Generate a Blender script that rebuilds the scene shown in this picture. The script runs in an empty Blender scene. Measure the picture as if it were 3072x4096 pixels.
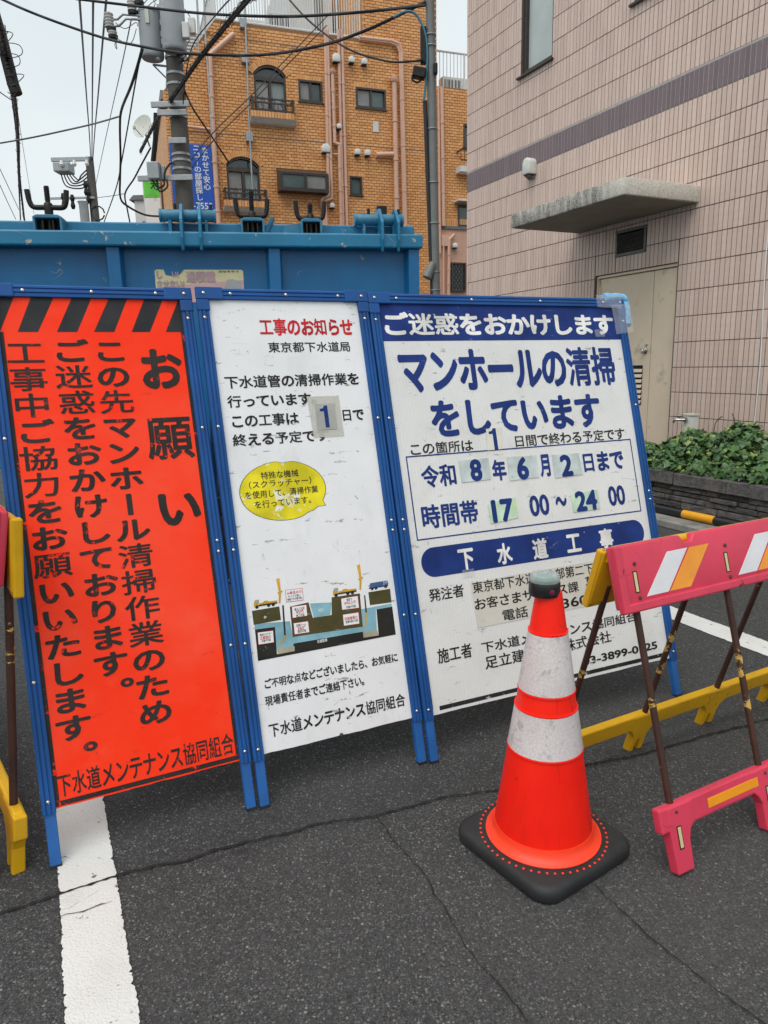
import bpy, bmesh, math, random
from mathutils import Vector, Matrix
from math import sin, cos, pi, radians, atan, hypot
random.seed(7)
SC = bpy.context.scene
COL = SC.collection

# ------------------------------------------------------------------ camera
FPX, CH = 2840.0, 1.36                      # focal length in photo pixels, camera height
PITCH, ROLL = atan(586 / 2840.0), 0.022
FW = Vector((0, cos(PITCH), -sin(PITCH)))
_U0 = Vector((0, sin(PITCH), cos(PITCH)))
RT = Vector((1, 0, 0)) * cos(ROLL) - _U0 * sin(ROLL)
UP = Vector((1, 0, 0)) * sin(ROLL) + _U0 * cos(ROLL)
CAM = Vector((0, 0, CH))
cd = bpy.data.cameras.new('camera')
cam = bpy.data.objects.new('camera', cd)
COL.objects.link(cam)
m = Matrix.Identity(4)
for i in range(3):
    m[i][0], m[i][1], m[i][2], m[i][3] = RT[i], UP[i], -FW[i], CAM[i]
cam.matrix_world = m
cd.sensor_fit = 'HORIZONTAL'
cd.sensor_width = 36.0
cd.lens = 36.0 * FPX / 3072
cd.clip_start, cd.clip_end = 0.05, 3000
SC.camera = cam

# ------------------------------------------------------------------ sky, sun, exposure
SUN_EL, SUN_AZ = radians(62), radians(205)   # azimuth clockwise from +Y: behind the camera, a little left
wd = bpy.data.worlds.new('World'); SC.world = wd; wd.use_nodes = True
nt = wd.node_tree; N = nt.nodes; L = nt.links
bg = N['Background']
sky = N.new('ShaderNodeTexSky'); sky.sky_type = 'NISHITA'; sky.sun_disc = False
sky.sun_elevation = SUN_EL; sky.sun_rotation = SUN_AZ
sky.air_density = 1.0; sky.dust_density = 4.0; sky.ozone_density = 1.0
tc = N.new('ShaderNodeTexCoord')
nz = N.new('ShaderNodeTexNoise'); nz.inputs['Scale'].default_value = 2.2; nz.inputs['Detail'].default_value = 5; nz.inputs['Roughness'].default_value = .5
mp = N.new('ShaderNodeMapping'); mp.inputs['Scale'].default_value = (1, 1, 2.2)
L.new(tc.outputs['Generated'], mp.inputs['Vector']); L.new(mp.outputs['Vector'], nz.inputs['Vector'])
cr = N.new('ShaderNodeValToRGB')
cr.color_ramp.elements[0].position = .3; cr.color_ramp.elements[0].color = (6.1, 6.75, 6.95, 1)
cr.color_ramp.elements[1].position = .7; cr.color_ramp.elements[1].color = (7.0, 7.45, 7.55, 1)
L.new(nz.outputs['Fac'], cr.inputs['Fac'])
mx = N.new('ShaderNodeMixRGB'); mx.inputs['Fac'].default_value = .93     # cloud deck over the clear sky
L.new(sky.outputs['Color'], mx.inputs['Color1']); L.new(cr.outputs['Color'], mx.inputs['Color2'])
L.new(mx.outputs['Color'], bg.inputs['Color'])
bg.inputs['Strength'].default_value = 0.1
sl = bpy.data.lights.new('sun', 'SUN'); sl.energy = 1.5; sl.angle = radians(50); sl.color = (1, .97, .93)
so = bpy.data.objects.new('sun', sl); COL.objects.link(so)
sdir = Vector((sin(SUN_AZ) * cos(SUN_EL), cos(SUN_AZ) * cos(SUN_EL), sin(SUN_EL)))
so.rotation_euler = sdir.to_track_quat('Z', 'Y').to_euler()
so.location = (0, -3, 8)
SC.view_settings.view_transform = 'Standard'; SC.view_settings.look = 'None'
SC.view_settings.gamma = 1; SC.view_settings.exposure = 0.38
SC.render.engine = 'CYCLES'
SC.cycles.max_bounces = 5; SC.cycles.use_adaptive_sampling = True; SC.cycles.adaptive_threshold = .02
SC.cycles.use_denoising = True

# ------------------------------------------------------------------ photo measurement helpers
RG = {'R1': (0, 0, 1.659), 'RB': (700, 0, 1.3825), 'RA': (1800, 0, 1.30425), 'TA': (0, 800, 1.659), 'TB': (900, 750, 1.659),
      'R6': (2300, 1000, 1.8433), 's1': (0, 1100, 1.659), 's2': (0, 2200, 1.50818), 's3': (750, 1150, 1.95176),
      's4': (850, 2100, 1.74632), 's5': (1450, 1150, 1.3272), 's6': (1550, 2050, 1.3272), 'D': (0, 0, .54004), 'F': (0, 0, 1.0),
      'G': (0, 2900, .54004)}
def full(rg, x, y):
    a = RG[rg]; return a[0] + x / a[2], a[1] + y / a[2]
def ray(rg, x, y):
    X, Y = full(rg, x, y)
    return FW + RT * ((X - 1536) / FPX) - UP * ((Y - 2048) / FPX)
def at(rg, x, y, depth):
    d = ray(rg, x, y); return CAM + d * (depth / d.y)
def ground(rg, x, y, z=0.0):
    d = ray(rg, x, y); return CAM + d * ((z - CH) / d.z)
def proj(p):
    v = Vector(p) - CAM; z = v.dot(FW)
    return (1536 + FPX * v.dot(RT) / z, 2048 - FPX * v.dot(UP) / z, z)
class Frame:
    """local frame: x right, y away from the viewer, z up (lean turns the x-z face backwards)"""
    def __init__(s, o, yaw):
        s.o = Vector(o); s.yaw = yaw
        s.M = Matrix.Translation(s.o) @ Matrix.Rotation(yaw, 4, 'Z'); s.I = s.M.inverted()
    def hit(s, rg, x, y, yo=0.0):
        o = s.I @ CAM; d = s.I.to_3x3() @ ray(rg, x, y)
        p = o + d * ((yo - o.y) / d.y); return p.x, p.z
    def hitx(s, rg, x, y, xo):
        o = s.I @ CAM; d = s.I.to_3x3() @ ray(rg, x, y)
        p = o + d * ((xo - o.x) / d.x); return p.y, p.z
    def rect(s, rg, x0, y0, x1, y1, yo=0.0):
        a = s.hit(rg, x0, y0, yo); b = s.hit(rg, x1, y1, yo)
        return min(a[0], b[0]), max(a[0], b[0]), min(a[1], b[1]), max(a[1], b[1])

# ------------------------------------------------------------------ materials
MATS = {}
class G:
    """small node graph helper"""
    def __init__(s, name):
        s.m = bpy.data.materials.new(name); s.m.use_nodes = True
        s.t = s.m.node_tree; s.n = s.t.nodes; s.b = s.n['Principled BSDF']
        s.co = s.n.new('ShaderNodeTexCoord').outputs['Object']
        MATS[name] = s.m
    def link(s, a, b): s.t.links.new(a, b)
    def val(s, inp, v):
        if hasattr(v, 'is_linked') or hasattr(v, 'links'): s.link(v, inp)
        elif isinstance(v, (tuple, list)) and len(v) == 3 and inp.type == 'RGBA': inp.default_value = (*v, 1)
        else: inp.default_value = v
    def map(s, scale=(1, 1, 1), rot=(0, 0, 0), loc=(0, 0, 0), vec=None):
        n = s.n.new('ShaderNodeMapping'); n.inputs['Scale'].default_value = scale; n.inputs['Rotation'].default_value = rot; n.inputs['Location'].default_value = loc
        s.link(vec or s.co, n.inputs['Vector']); return n.outputs['Vector']
    def noise(s, scale, detail=4, rough=.55, vec=None, dist=0):
        n = s.n.new('ShaderNodeTexNoise'); n.inputs['Scale'].default_value = scale; n.inputs['Detail'].default_value = detail
        n.inputs['Roughness'].default_value = rough; n.inputs['Distortion'].default_value = dist
        s.link(vec or s.co, n.inputs['Vector']); return n.outputs['Fac']
    def voro(s, scale, feature='F1', vec=None, out='Distance'):
        n = s.n.new('ShaderNodeTexVoronoi'); n.feature = feature; n.inputs['Scale'].default_value = scale
        s.link(vec or s.co, n.inputs['Vector']); return n.outputs[out]
    def ramp(s, fac, lo, hi):
        n = s.n.new('ShaderNodeMapRange'); n.inputs['From Min'].default_value = lo; n.inputs['From Max'].default_value = hi
        s.link(fac, n.inputs['Value']); return n.outputs['Result']
    def math(s, op, a, b=0.0):
        n = s.n.new('ShaderNodeMath'); n.operation = op; s.val(n.inputs[0], a); s.val(n.inputs[1], b); return n.outputs[0]
    def mix(s, fac, a, b, mode='MIX'):
        n = s.n.new('ShaderNodeMixRGB'); n.blend_type = mode; s.val(n.inputs[0], fac); s.val(n.inputs[1], a); s.val(n.inputs[2], b); return n.outputs[0]
    def sep(s, vec):
        n = s.n.new('ShaderNodeSeparateXYZ'); s.link(vec, n.inputs[0]); return n.outputs
    def rnd(s):
        a = s.n.new('ShaderNodeObjectInfo').outputs['Random']; b = s.n.new('ShaderNodeNewGeometry').outputs['Random Per Island']
        return s.math('FRACT', s.math('ADD', a, b))
    def scratches(s, scale, width, mlo, mhi, seed=0.0, stretch=(1, 1, 1)):
        v = s.map(stretch, (0.3, .2, .5), (seed, seed * 2, seed * 3))
        a = s.noise(scale, 2, .5, v)
        line = s.math('LESS_THAN', s.math('ABSOLUTE', s.math('SUBTRACT', a, .5)), width)
        mask = s.ramp(s.noise(scale * .7, 3, .6, s.map((1, 1, 1), (0, 0, 0), (seed * 5 + 3, 1, 2))), mlo, mhi)
        return s.math('MULTIPLY', line, mask)
    def done(s, col, rough=.5, bump=None, bstr=.3, bdist=.002, metal=0.0, spec=.5, **kw):
        s.val(s.b.inputs['Base Color'], col); s.val(s.b.inputs['Roughness'], rough)
        s.b.inputs['Metallic'].default_value = metal; s.b.inputs['Specular IOR Level'].default_value = spec
        for k, v in kw.items(): s.val(s.b.inputs[k.replace('_', ' ')], v)
        if bump is not None:
            b = s.n.new('ShaderNodeBump'); b.inputs['Strength'].default_value = bstr; b.inputs['Distance'].default_value = bdist
            s.link(bump, b.inputs['Height']); s.link(b.outputs['Normal'], s.b.inputs['Normal'])
        return s.m
def mul(c, k): return tuple(min(1, x * k) for x in c)
def plain(name, col, rough=.5, var=.18, scale=6, metal=0.0, bump=0, bscale=60, dirt=None, dscale=5, spec=.5):
    """painted / moulded surface: tone variation, blotches of dirt, fine relief"""
    g = G(name)
    n1 = g.ramp(g.noise(scale, 5, .6), .3, .7)
    c = g.mix(n1, mul(col, 1 - var), mul(col, 1 + var))
    if dirt:
        d = g.ramp(g.noise(dscale, 7, .65), dirt[1], dirt[1] + .16)
        c = g.mix(d, c, dirt[0])
    r = g.math('ADD', g.math('MULTIPLY', g.noise(scale * 3, 3), .2), rough - .1)
    return g.done(c, r, g.noise(bscale, 4) if bump else None, bump, .003, metal, spec)

# asphalt: bitumen, chips of stone of several greys, a coarser older strip on the near side of the long joint
def asphalt():
    g = G('asphalt')
    p = g.sep(g.co)
    # the joint line across the road (world coordinates)
    a = ground('D', 0, 1977); b = ground('D', 1080, 1706); nx, ny = -(b.y - a.y), (b.x - a.x); l = hypot(nx, ny); nx /= l; ny /= l
    wob = g.math('MULTIPLY', g.math('SUBTRACT', g.noise(9, 3), .5), .05)
    dist = g.math('ADD', g.math('ADD', g.math('MULTIPLY', p[0], nx), g.math('MULTIPLY', p[1], ny)), -(a.x * nx + a.y * ny))
    near = g.ramp(g.math('ADD', dist, wob), .012, -.012)
    big = g.noise(1.1, 4, .6); mid = g.noise(11, 5, .65); fine = g.noise(520, 3, .7)
    # bitumen, older and greyer on the near side
    base = g.mix(near, (.062, .0622, .063), (.092, .092, .093))
    base = g.mix(g.math('MULTIPLY', g.ramp(big, .35, .7), .5), base, (.112, .112, .112))
    base = g.mix(g.ramp(fine, .30, .72), g.mix(.6, base, (.014, .014, .014)), base)
    nw = g.n.new('ShaderNodeTexNoise'); nw.inputs['Scale'].default_value = 260; nw.inputs['Detail'].default_value = 1; g.link(g.co, nw.inputs['Vector'])
    wv = g.n.new('ShaderNodeVectorMath'); wv.operation = 'MULTIPLY_ADD'; wv.inputs[1].default_value = (.004, .004, .004); g.link(nw.outputs['Color'], wv.inputs[0]); g.link(g.co, wv.inputs[2])
    W = wv.outputs[0]; h = fine
    # chips of stone: many small ones of low contrast, few larger pale ones
    for sc, keep, kn, lo, hi, pw, rad in ((280, .35, .1, .022, .20, 1.5, .62), (150, .66, .20, .03, .30, 1.4, .52), (95, .88, .07, .09, .46, 1.2, .38)):
        vn = g.n.new('ShaderNodeTexVoronoi'); vn.inputs['Scale'].default_value = sc; g.link(W, vn.inputs['Vector'])
        col = g.sep(vn.outputs['Color'])
        msk = g.math('MULTIPLY', g.ramp(vn.outputs['Distance'], rad, rad - .12), g.math('GREATER_THAN', col[0], g.math('SUBTRACT', keep, g.math('MULTIPLY', near, kn))))
        v = g.math('ADD', g.math('MULTIPLY', g.math('POWER', col[1], pw), hi - lo), lo)
        cb = g.n.new('ShaderNodeCombineXYZ'); g.link(v, cb.inputs[0]); g.link(g.math('MULTIPLY', v, .995), cb.inputs[1]); g.link(g.math('MULTIPLY', v, g.math('ADD', g.math('MULTIPLY', col[2], .10), .92)), cb.inputs[2])
        base = g.mix(g.math('MULTIPLY', msk, .85), base, cb.outputs[0]); h = g.math('ADD', h, g.math('MULTIPLY', msk, .7))
    base = g.mix(g.math('MULTIPLY', g.ramp(mid, .50, .78), .35), base, (.040, .040, .0405))
    base = g.mix(g.math('MULTIPLY', g.ramp(g.noise(.7, 5, .6, g.map((1, 1, 1), (0, 0, .4), (5, 3, 0))), .45, .7), .35), base, (.125, .124, .122))
    st = g.ramp(g.noise(2.6, 6, .7, g.map((1, 1, 1), (0, 0, 0), (9.4, 2.1, 0))), .62, .74)
    base = g.mix(g.math('MULTIPLY', st, .65), base, (.018, .018, .018))
    base = g.mix(g.ramp(g.noise(33, 7, .7, g.map((1, 1, 1), (0, 0, 0), (1.4, 6.1, 0))), .70, .73), base, (.016, .016, .016))
    return g.done(base, g.math('ADD', g.math('MULTIPLY', fine, .25), .62), h, .9, .005, spec=.35)
asphalt()
def road_paint():
    g = G('road_paint')
    fine = g.noise(220, 3, .6); n = g.noise(26, 6, .7)
    c = g.mix(g.ramp(g.noise(7, 5, .65), .35, .72), (.62, .61, .58), (.78, .78, .76))
    c = g.mix(g.math('MULTIPLY', g.ramp(fine, .58, .72), .55), c, (.33, .32, .31))
    c = g.mix(g.ramp(n, .635, .665), c, (.07, .07, .07))
    c = g.mix(g.math('MULTIPLY', g.ramp(g.noise(3.5, 6, .7), .45, .7), .45), c, (.42, .41, .39))
    c = g.mix(g.scratches(11, .0025, .6, .66, 2.0), c, (.08, .08, .08))
    return g.done(c, .75, g.math('ADD', fine, g.math('MULTIPLY', g.voro(150), .6)), .7, .003)
road_paint()
plain('crack_dirt', (.012, .0115, .011), .95, .3, 40, bump=.6, bscale=200)
plain('concrete', (.27, .26, .24), .9, .2, 4, bump=.4, bscale=90, dirt=((.12, .115, .1), .52), dscale=3)
plain('pole_concrete', (.105, .098, .088), .85, .14, 3, bump=.25, bscale=60, dirt=((.07, .064, .056), .55), dscale=2)
plain('galvanised', (.36, .375, .385), .42, .12, 9, .55, dirt=((.2, .2, .2), .6))
plain('transformer_grey', (.34, .37, .385), .45, .08, 4, dirt=((.25, .27, .27), .6), dscale=3)
plain('steel_pole_paint', (.155, .165, .16), .5, .12, 6, dirt=((.11, .10, .085), .6), dscale=6)
plain('black_rubber', (.012, .012, .013), .55, .3, 20)
plain('cable_black', (.010, .010, .012), .6, .2, 9)
plain('cable_purple', (.055, .045, .085), .5, .1, 9)
plain('cable_grey', (.13, .14, .135), .6, .1, 9)
plain('cable_blue', (.03, .17, .25), .5, .1, 9)
plain('insulator', (.62, .62, .60), .25, .06, 9)
plain('cream_plastic', (.55, .56, .5), .45, .1, 9)
# tiled wall
def tile(name, a, b, lo=.0, stain=True):
    g = G(name)
    c = g.mix(g.rnd(), a, b)
    c = g.mix(g.math('MULTIPLY', g.ramp(g.noise(40, 5, .6), .4, .7), .22), c, mul(a, .72))
    if stain:
        v = g.map((9, 9, .8))
        s_ = g.ramp(g.noise(2.2, 5, .6, v), .56, .78)
        c = g.mix(g.math('MULTIPLY', s_, .40), c, (.24, .185, .165))
    return g.done(c, .5, g.noise(90, 4, .6), .12, .002, spec=.35)
tile('pink_tile', (.635, .482, .412), (.745, .575, .495))
tile('plum_tile', (.185, .135, .145), (.215, .160, .170))
plain('tile_joint', (.115, .088, .08), .9, .25, 12, bump=.4, bscale=120)
plain('band_joint', (.36, .33, .335), .85, .2, 12)
plain('pale_caulk', (.5, .47, .45), .8, .1, 12)
g = G('brick_face')
rn = g.rnd()
c = g.mix(rn, (.70, .315, .105), (.82, .42, .165))
c = g.mix(g.math('MULTIPLY', g.math('GREATER_THAN', g.math('FRACT', g.math('MULTIPLY', rn, 13.7)), .86), .6), c, (.60, .255, .085))
c = g.mix(g.math('MULTIPLY', g.ramp(g.noise(1.3, 4), .5, .75), .4), c, (.72, .42, .22))
g.done(c, .5, g.noise(60, 4), .2, .003, spec=.4)
plain('brick_joint', (.27, .14, .07), .95, .2, 20)
def brick_far():
    g = G('brick_side')
    n = g.n.new('ShaderNodeTexBrick'); n.inputs['Scale'].default_value = 1
    n.inputs['Color1'].default_value = (.70, .315, .105, 1); n.inputs['Color2'].default_value = (.80, .41, .16, 1); n.inputs['Mortar'].default_value = (.27, .14, .07, 1)
    n.inputs['Brick Width'].default_value = .16; n.inputs['Row Height'].default_value = .075; n.inputs['Mortar Size'].default_value = .006
    x = g.sep(g.co); cmb = g.n.new('ShaderNodeCombineXYZ'); g.link(x[1], cmb.inputs[0]); g.link(x[2], cmb.inputs[1]); g.link(cmb.outputs[0], n.inputs['Vector'])
    g.done(n.outputs['Color'], .6)
brick_far()
plain('salmon_stucco', (.62, .37, .27), .9, .06, 5, bump=.5, bscale=120)
plain('salmon_pipe', (.66, .40, .29), .45, .06, 4, dirt=((.46, .25, .17), .64), dscale=4)
plain('bronze_frame', (.062, .050, .044), .4, .15, 9, .35)
plain('dark_reveal', (.03, .026, .024), .8, .2, 9)
plain('white_trim', (.66, .66, .64), .55, .08, 6, dirt=((.42, .40, .36), .6), dscale=8)
plain('roof_grey', (.16, .16, .165), .7, .15, 4)
plain('white_wall', (.62, .63, .62), .8, .06, 3, dirt=((.45, .45, .43), .6))
def glass(name, tint, rough=.06):
    g = G(name)
    return g.done(g.mix(g.ramp(g.noise(1.5, 4), .35, .7), mul(tint, .75), mul(tint, 1.2)), rough, None, spec=.8)
glass('window_glass', (.035, .05, .05))
glass('frosted_glass', (.23, .225, .215), .35)
glass('teal_glass', (.085, .125, .12), .2)
g = G('curtain')
w = g.n.new('ShaderNodeTexWave'); w.inputs['Scale'].default_value = 9; w.inputs['Distortion'].default_value = 2.5; g.link(g.co, w.inputs['Vector'])
g.done(g.mix(w.outputs['Fac'], (.13, .16, .155), (.34, .39, .385)), .45, None, spec=.6)
plain('curtain_pale', (.47, .53, .51), .35, .08, 3, spec=.6)
# canopy: spray-textured concrete with black algae streaks running down
def canopy():
    g = G('algae_concrete')
    c = g.mix(g.ramp(g.noise(60, 5, .7), .35, .65), (.56, .53, .46), (.86, .83, .74))
    up = g.n.new('ShaderNodeNewGeometry'); nzv = g.sep(up.outputs['Normal'])[2]
    st = g.math('MULTIPLY', g.ramp(g.noise(4.0, 6, .7, g.map((2.5, 2.5, .6))), .36, .56), g.ramp(g.sep(g.co)[0], -5.42, -5.75))
    grain = g.ramp(g.noise(75, 4, .75), .36, .52)
    c = g.mix(g.math('MULTIPLY', g.math('MULTIPLY', st, .8), grain), c, (.045, .043, .038))
    return g.done(c, .95, g.noise(95, 5, .75), 1.0, .012)
canopy()
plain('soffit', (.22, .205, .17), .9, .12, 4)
plain('beige_door', (.78, .64, .48), .5, .05, 3, dirt=((.36, .30, .23), .58), dscale=3)
plain('door_shadow_gap', (.02, .017, .015), .9)
plain('chrome', (.55, .53, .5), .18, .05, 9, 1.0)
plain('louver_metal', (.135, .13, .12), .5, .15, 9, .3)
plain('louver_black', (.006, .006, .006), .8)
plain('vent_white', (.70, .70, .66), .4, .08, 12, dirt=((.36, .35, .32), .6), dscale=14)
g = G('dark_stone')
c = g.mix(g.rnd(), (.10, .094, .092), (.25, .232, .222))
c = g.mix(g.ramp(g.noise(16, 6, .7), .4, .7), c, (.085, .08, .078))
g.done(c, .9, g.math('ADD', g.noise(24, 7, .7), g.math('MULTIPLY', g.noise(110, 4, .6), .3)), 1.0, .03, spec=.25)
plain('stone_gap', (.010, .0095, .009), .95)
plain('soil', (.035, .026, .018), .95, .3, 20, bump=.8, bscale=60)
g = G('ivy_leaf')
rn = g.rnd()
c = g.mix(rn, (.024, .075, .020), (.070, .160, .040))
c = g.mix(g.math('GREATER_THAN', g.math('FRACT', g.math('MULTIPLY', rn, 7.31)), .90), c, (.22, .30, .06))
c = g.mix(g.math('MULTIPLY', g.ramp(g.noise(60, 4), .4, .7), .3), c, (.09, .15, .06))
g.done(c, .38, g.noise(70, 3), .3, .004, spec=.5)
plain('twig', (.075, .05, .03), .9, .3, 20)
plain('stripe_yellow', (.80, .36, .015), .35, .08, 9, dirt=((.4, .2, .03), .64), dscale=9)
plain('stripe_black', (.018, .018, .02), .35, .2, 9)
# truck
def paint(name, col, chipc, chip=.665):
    g = G(name)
    c = g.mix(g.ramp(g.noise(3, 5, .6), .3, .7), mul(col, .84), mul(col, 1.12))
    c = g.mix(g.math('MULTIPLY', g.ramp(g.noise(2.2, 5, .6, g.map((6, 6, .7))), .52, .8), .25), c, mul(col, .5))
    c = g.mix(g.ramp(g.noise(17, 7, .72), chip, chip + .02), c, chipc)
    c = g.mix(g.scratches(6, .0025, .55, .65, 1.0), c, mul(chipc, .9))
    return g.done(c, g.math('ADD', g.math('MULTIPLY', g.noise(8), .22), .30), g.noise(25, 3), .06, .004, spec=.5)
paint('truck_blue', (.001, .125, .315), (.30, .30, .26), .665)
paint('truck_lip_blue', (.010, .175, .325), (.40, .38, .30), .635)
plain('truck_teal', (.035, .19, .30), .5, .2, 14, dirt=((.03, .05, .06), .56), dscale=14)
plain('black_iron', (.018, .015, .014), .42, .3, 20, .5, dirt=((.055, .028, .018), .58), dscale=20)
plain('tail_red', (.16, .008, .008), .3)
plain('tyre', (.015, .015, .016), .85, .2, 30, bump=.4)
plain('cab_white', (.66, .67, .66), .3, .03, 3)
# signs
plain('frame_blue', (.012, .078, .265), .45, .2, 4, dirt=((.05, .08, .16), .62), dscale=9, spec=.25)
plain('leg_blue', (.012, .105, .345), .5, .2, 6, dirt=((.16, .20, .24), .645), dscale=16)
plain('rivet', (.55, .55, .53), .22, .1, 30, 1.0)
def orange_board():
    g = G('orange_board')
    col = (1.0, .052, .012)
    c = g.mix(g.ramp(g.noise(3, 5, .6), .3, .72), (1.0, .052, .014), (1.0, .028, .004))
    c = g.mix(g.math('MULTIPLY', g.ramp(g.noise(7, 7, .7, g.map((1, 1.2, 1), (0, 0, .2), (4, 2, 0))), .55, .75), .45), c, (1.0, .12, .06))
    c = g.mix(g.scratches(9, .002, .62, .68, 3.0, (.3, 2.4, 1)), c, (.40, .035, .015))
    c = g.mix(g.ramp(g.noise(30, 7, .75), .66, .69), c, (.30, .03, .015))
    c = g.mix(g.math('MULTIPLY', g.ramp(g.noise(22, 7, .72, g.map((.35, 1, 1), (0, 0, -.2), (2, 3, 2))), .62, .66), .5), c, (.50, .03, .012))
    c = g.mix(g.math('MULTIPLY', g.ramp(g.noise(2.2, 4, .6, g.map(loc=(7, 1, 0))), .45, .65), .5), c, (.98, .10, .05))
    return g.done(c, .5, g.noise(9, 4), .05, .01, spec=.15)
orange_board()
def worn_white(name, col, grime, s=1.0, honey=False):
    g = G(name)
    c = g.mix(g.ramp(g.noise(4, 5, .6), .3, .7), mul(col, .94), mul(col, 1.04))
    c = g.mix(g.math('MULTIPLY', g.ramp(g.noise(5, 8, .72, g.map((1, .7, 1), (0, 0, .2), (1.3, .4, 0))), .54, .72), .5 * s), c, grime)
    c = g.mix(g.scratches(10, .0022 * s, .62, .68, 4.0, (.35, 3.0, 1)), c, (.12, .12, .125))
    c = g.mix(g.scratches(16, .0022 * s, .62, .66, 6.0, (2.2, .3, 1)), c, (.30, .30, .30))
    c = g.mix(g.ramp(g.noise(38, 8, .78), .685, .70), c, (.10, .10, .105))
    c = g.mix(g.math('MULTIPLY', g.ramp(g.noise(34, 7, .72, g.map((.28, 1, 1), (0, 0, .18), (1, 7, 2))), .615, .64), .8 * s), c, (.20, .20, .20))
    c = g.mix(g.math('MULTIPLY', g.ramp(g.noise(26, 8, .75, g.map((1, .3, 1), (0, 0, .35), (4, 1, 2))), .655, .67), .7 * s), c, (.16, .16, .165))
    if honey:
        v = g.voro(330); c = g.mix(g.math('MULTIPLY', g.ramp(v, .40, .30), .22), c, (.40, .39, .37))
        w = g.n.new('ShaderNodeTexWave'); w.inputs['Scale'].default_value = 24; g.link(g.co, w.inputs['Vector'])
        c = g.mix(g.math('MULTIPLY', w.outputs['Fac'], .12), c, (.50, .485, .44))
    return g.done(c, .5, g.noise(9, 3), .04, .01, spec=.22)
worn_white('white_board', (.79, .79, .80), (.60, .60, .58))
worn_white('reflective_board', (.735, .735, .725), (.54, .53, .49), .8, True)
def ink(name, col, back, lo=.60, rough=.4, sc=26):
    g = G(name)
    f = g.math('MULTIPLY', g.ramp(g.noise(sc, 7, .75), lo, lo + .02), g.ramp(g.noise(3.2, 3, .6, g.map((1, 1, 1), (0, 0, 0), (2, 5, 1))), .46, .56))
    c = g.mix(g.math('MAXIMUM', f, g.scratches(14, .0022, .62, .66, 2.5, (.4, 2.5, 1))), g.mix(g.ramp(g.noise(8, 4), .35, .7), mul(col, .8), mul(col, 1.3)), back)
    return g.done(c, rough + .15, None, spec=.16)
ink('ink_on_orange', (.032, .026, .024), (1.0, .035, .007), .59)
ink('stripe_on_orange', (.030, .030, .032), (.30, .06, .04), .66)
ink('ink_black', (.022, .021, .023), (.70, .70, .70), .60)
ink('ink_navy', (.014, .036, .175), (.55, .56, .58), .66)
ink('ink_red', (.52, .018, .028), (.75, .72, .72), .70)
ink('ink_white', (.72, .71, .69), (.50, .50, .52), .75)
ink('bubble_yellow', (.70, .60, .02), (.80, .80, .76), .555, sc=14)
ink('ground_brown', (.075, .066, .024), (.55, .55, .52), .63)
ink('ground_black', (.022, .021, .018), (.55, .55, .52), .63)
ink('water_blue', (.21, .40, .47), (.62, .66, .66), .66)
ink('sand_tan', (.36, .335, .24), (.62, .66, .66), .68)
ink('machine_yellow', (.56, .31, .03), (.7, .7, .7), .7)
ink('machine_blue', (.06, .115, .26), (.7, .7, .7), .7)
plain('card_cream', (.66, .65, .57), .4, .08, 14, dirt=((.40, .38, .32), .62), dscale=18)
g = G('card_film'); g.done((.66, .65, .58), .4, g.noise(30, 4), .3, .003, spec=.3, Alpha=.45)
plain('card_grey', (.36, .355, .33), .4, .2, 9, dirt=((.6, .58, .52), .62), dscale=14)
plain('card_pale_blue', (.50, .57, .56), .35, .22, 14, dirt=((.30, .28, .24), .60), dscale=22)
plain('card_green', (.50, .66, .50), .35, .25, 10, dirt=((.44, .60, .16), .56), dscale=8)
plain('card_taped', (.60, .575, .51), .3, .08, 6, dirt=((.36, .33, .28), .60), dscale=10)
plain('foam_blue', (.17, .42, .66), .8, .2, 30, bump=.8, bscale=50, dirt=((.45, .58, .68), .55), dscale=25)
g = G('clear_tape')
g.done(g.mix(g.ramp(g.noise(12, 5), .4, .7), (.62, .63, .63), (.75, .76, .77)), .22, g.noise(30, 4), .5, .004, Alpha=.22)
# cone and barricades
def cone_red():
    g = G('cone_red')
    c = g.mix(g.ramp(g.noise(5, 5), .3, .7), (.90, .010, .002), (1.0, .018, .004))
    c = g.mix(g.ramp(g.noise(9, 7, .7, g.map((1, 1, .5))), .67, .72), c, (.16, .012, .008))
    c = g.mix(g.math('MULTIPLY', g.scratches(7, .006, .5, .6, 7.0, (2.2, 2.2, .5)), .7), c, (.20, .012, .008))
    c = g.mix(g.math('MULTIPLY', g.ramp(g.noise(3, 6, .7, g.map((3, 3, .6), loc=(2, 2, 2))), .50, .68), .6), c, (.62, .010, .004))
    return g.done(c, .42, g.noise(20, 3), .08, .004, spec=.35)
cone_red()
plain('flange_orange', (.95, .050, .012), .45, .06, 9, dirt=((.6, .07, .02), .6), dscale=12)
plain('base_rubber', (.016, .0165, .018), .62, .25, 9, bump=.35, bscale=70, dirt=((.034, .031, .029), .54), dscale=6)
def prism_tape():
    g = G('prism_tape')
    v = g.map((1, 1, .7))
    cell = g.voro(120, 'DISTANCE_TO_EDGE', v)
    c = g.mix(g.ramp(g.noise(6, 5), .3, .7), (.60, .52, .52), (.73, .68, .67))
    c = g.mix(g.math('MULTIPLY', g.ramp(cell, .10, .03), .35), c, (.40, .37, .37))
    c = g.mix(g.math('MULTIPLY', g.ramp(g.noise(24, 8, .75), .54, .66), .55), c, (.22, .17, .155))
    return g.done(c, .3, cell, .2, .002, spec=.6)
prism_tape()
g = G('lamp_dome'); g.done((.50, .56, .55), .08, None, spec=.8, Alpha=.5)
plain('lamp_green', (.02, .22, .12), .25)
plain('lamp_black', (.012, .012, .013), .3, .2, 20)
plain('lamp_button', (.12, .012, .03), .3)
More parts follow.
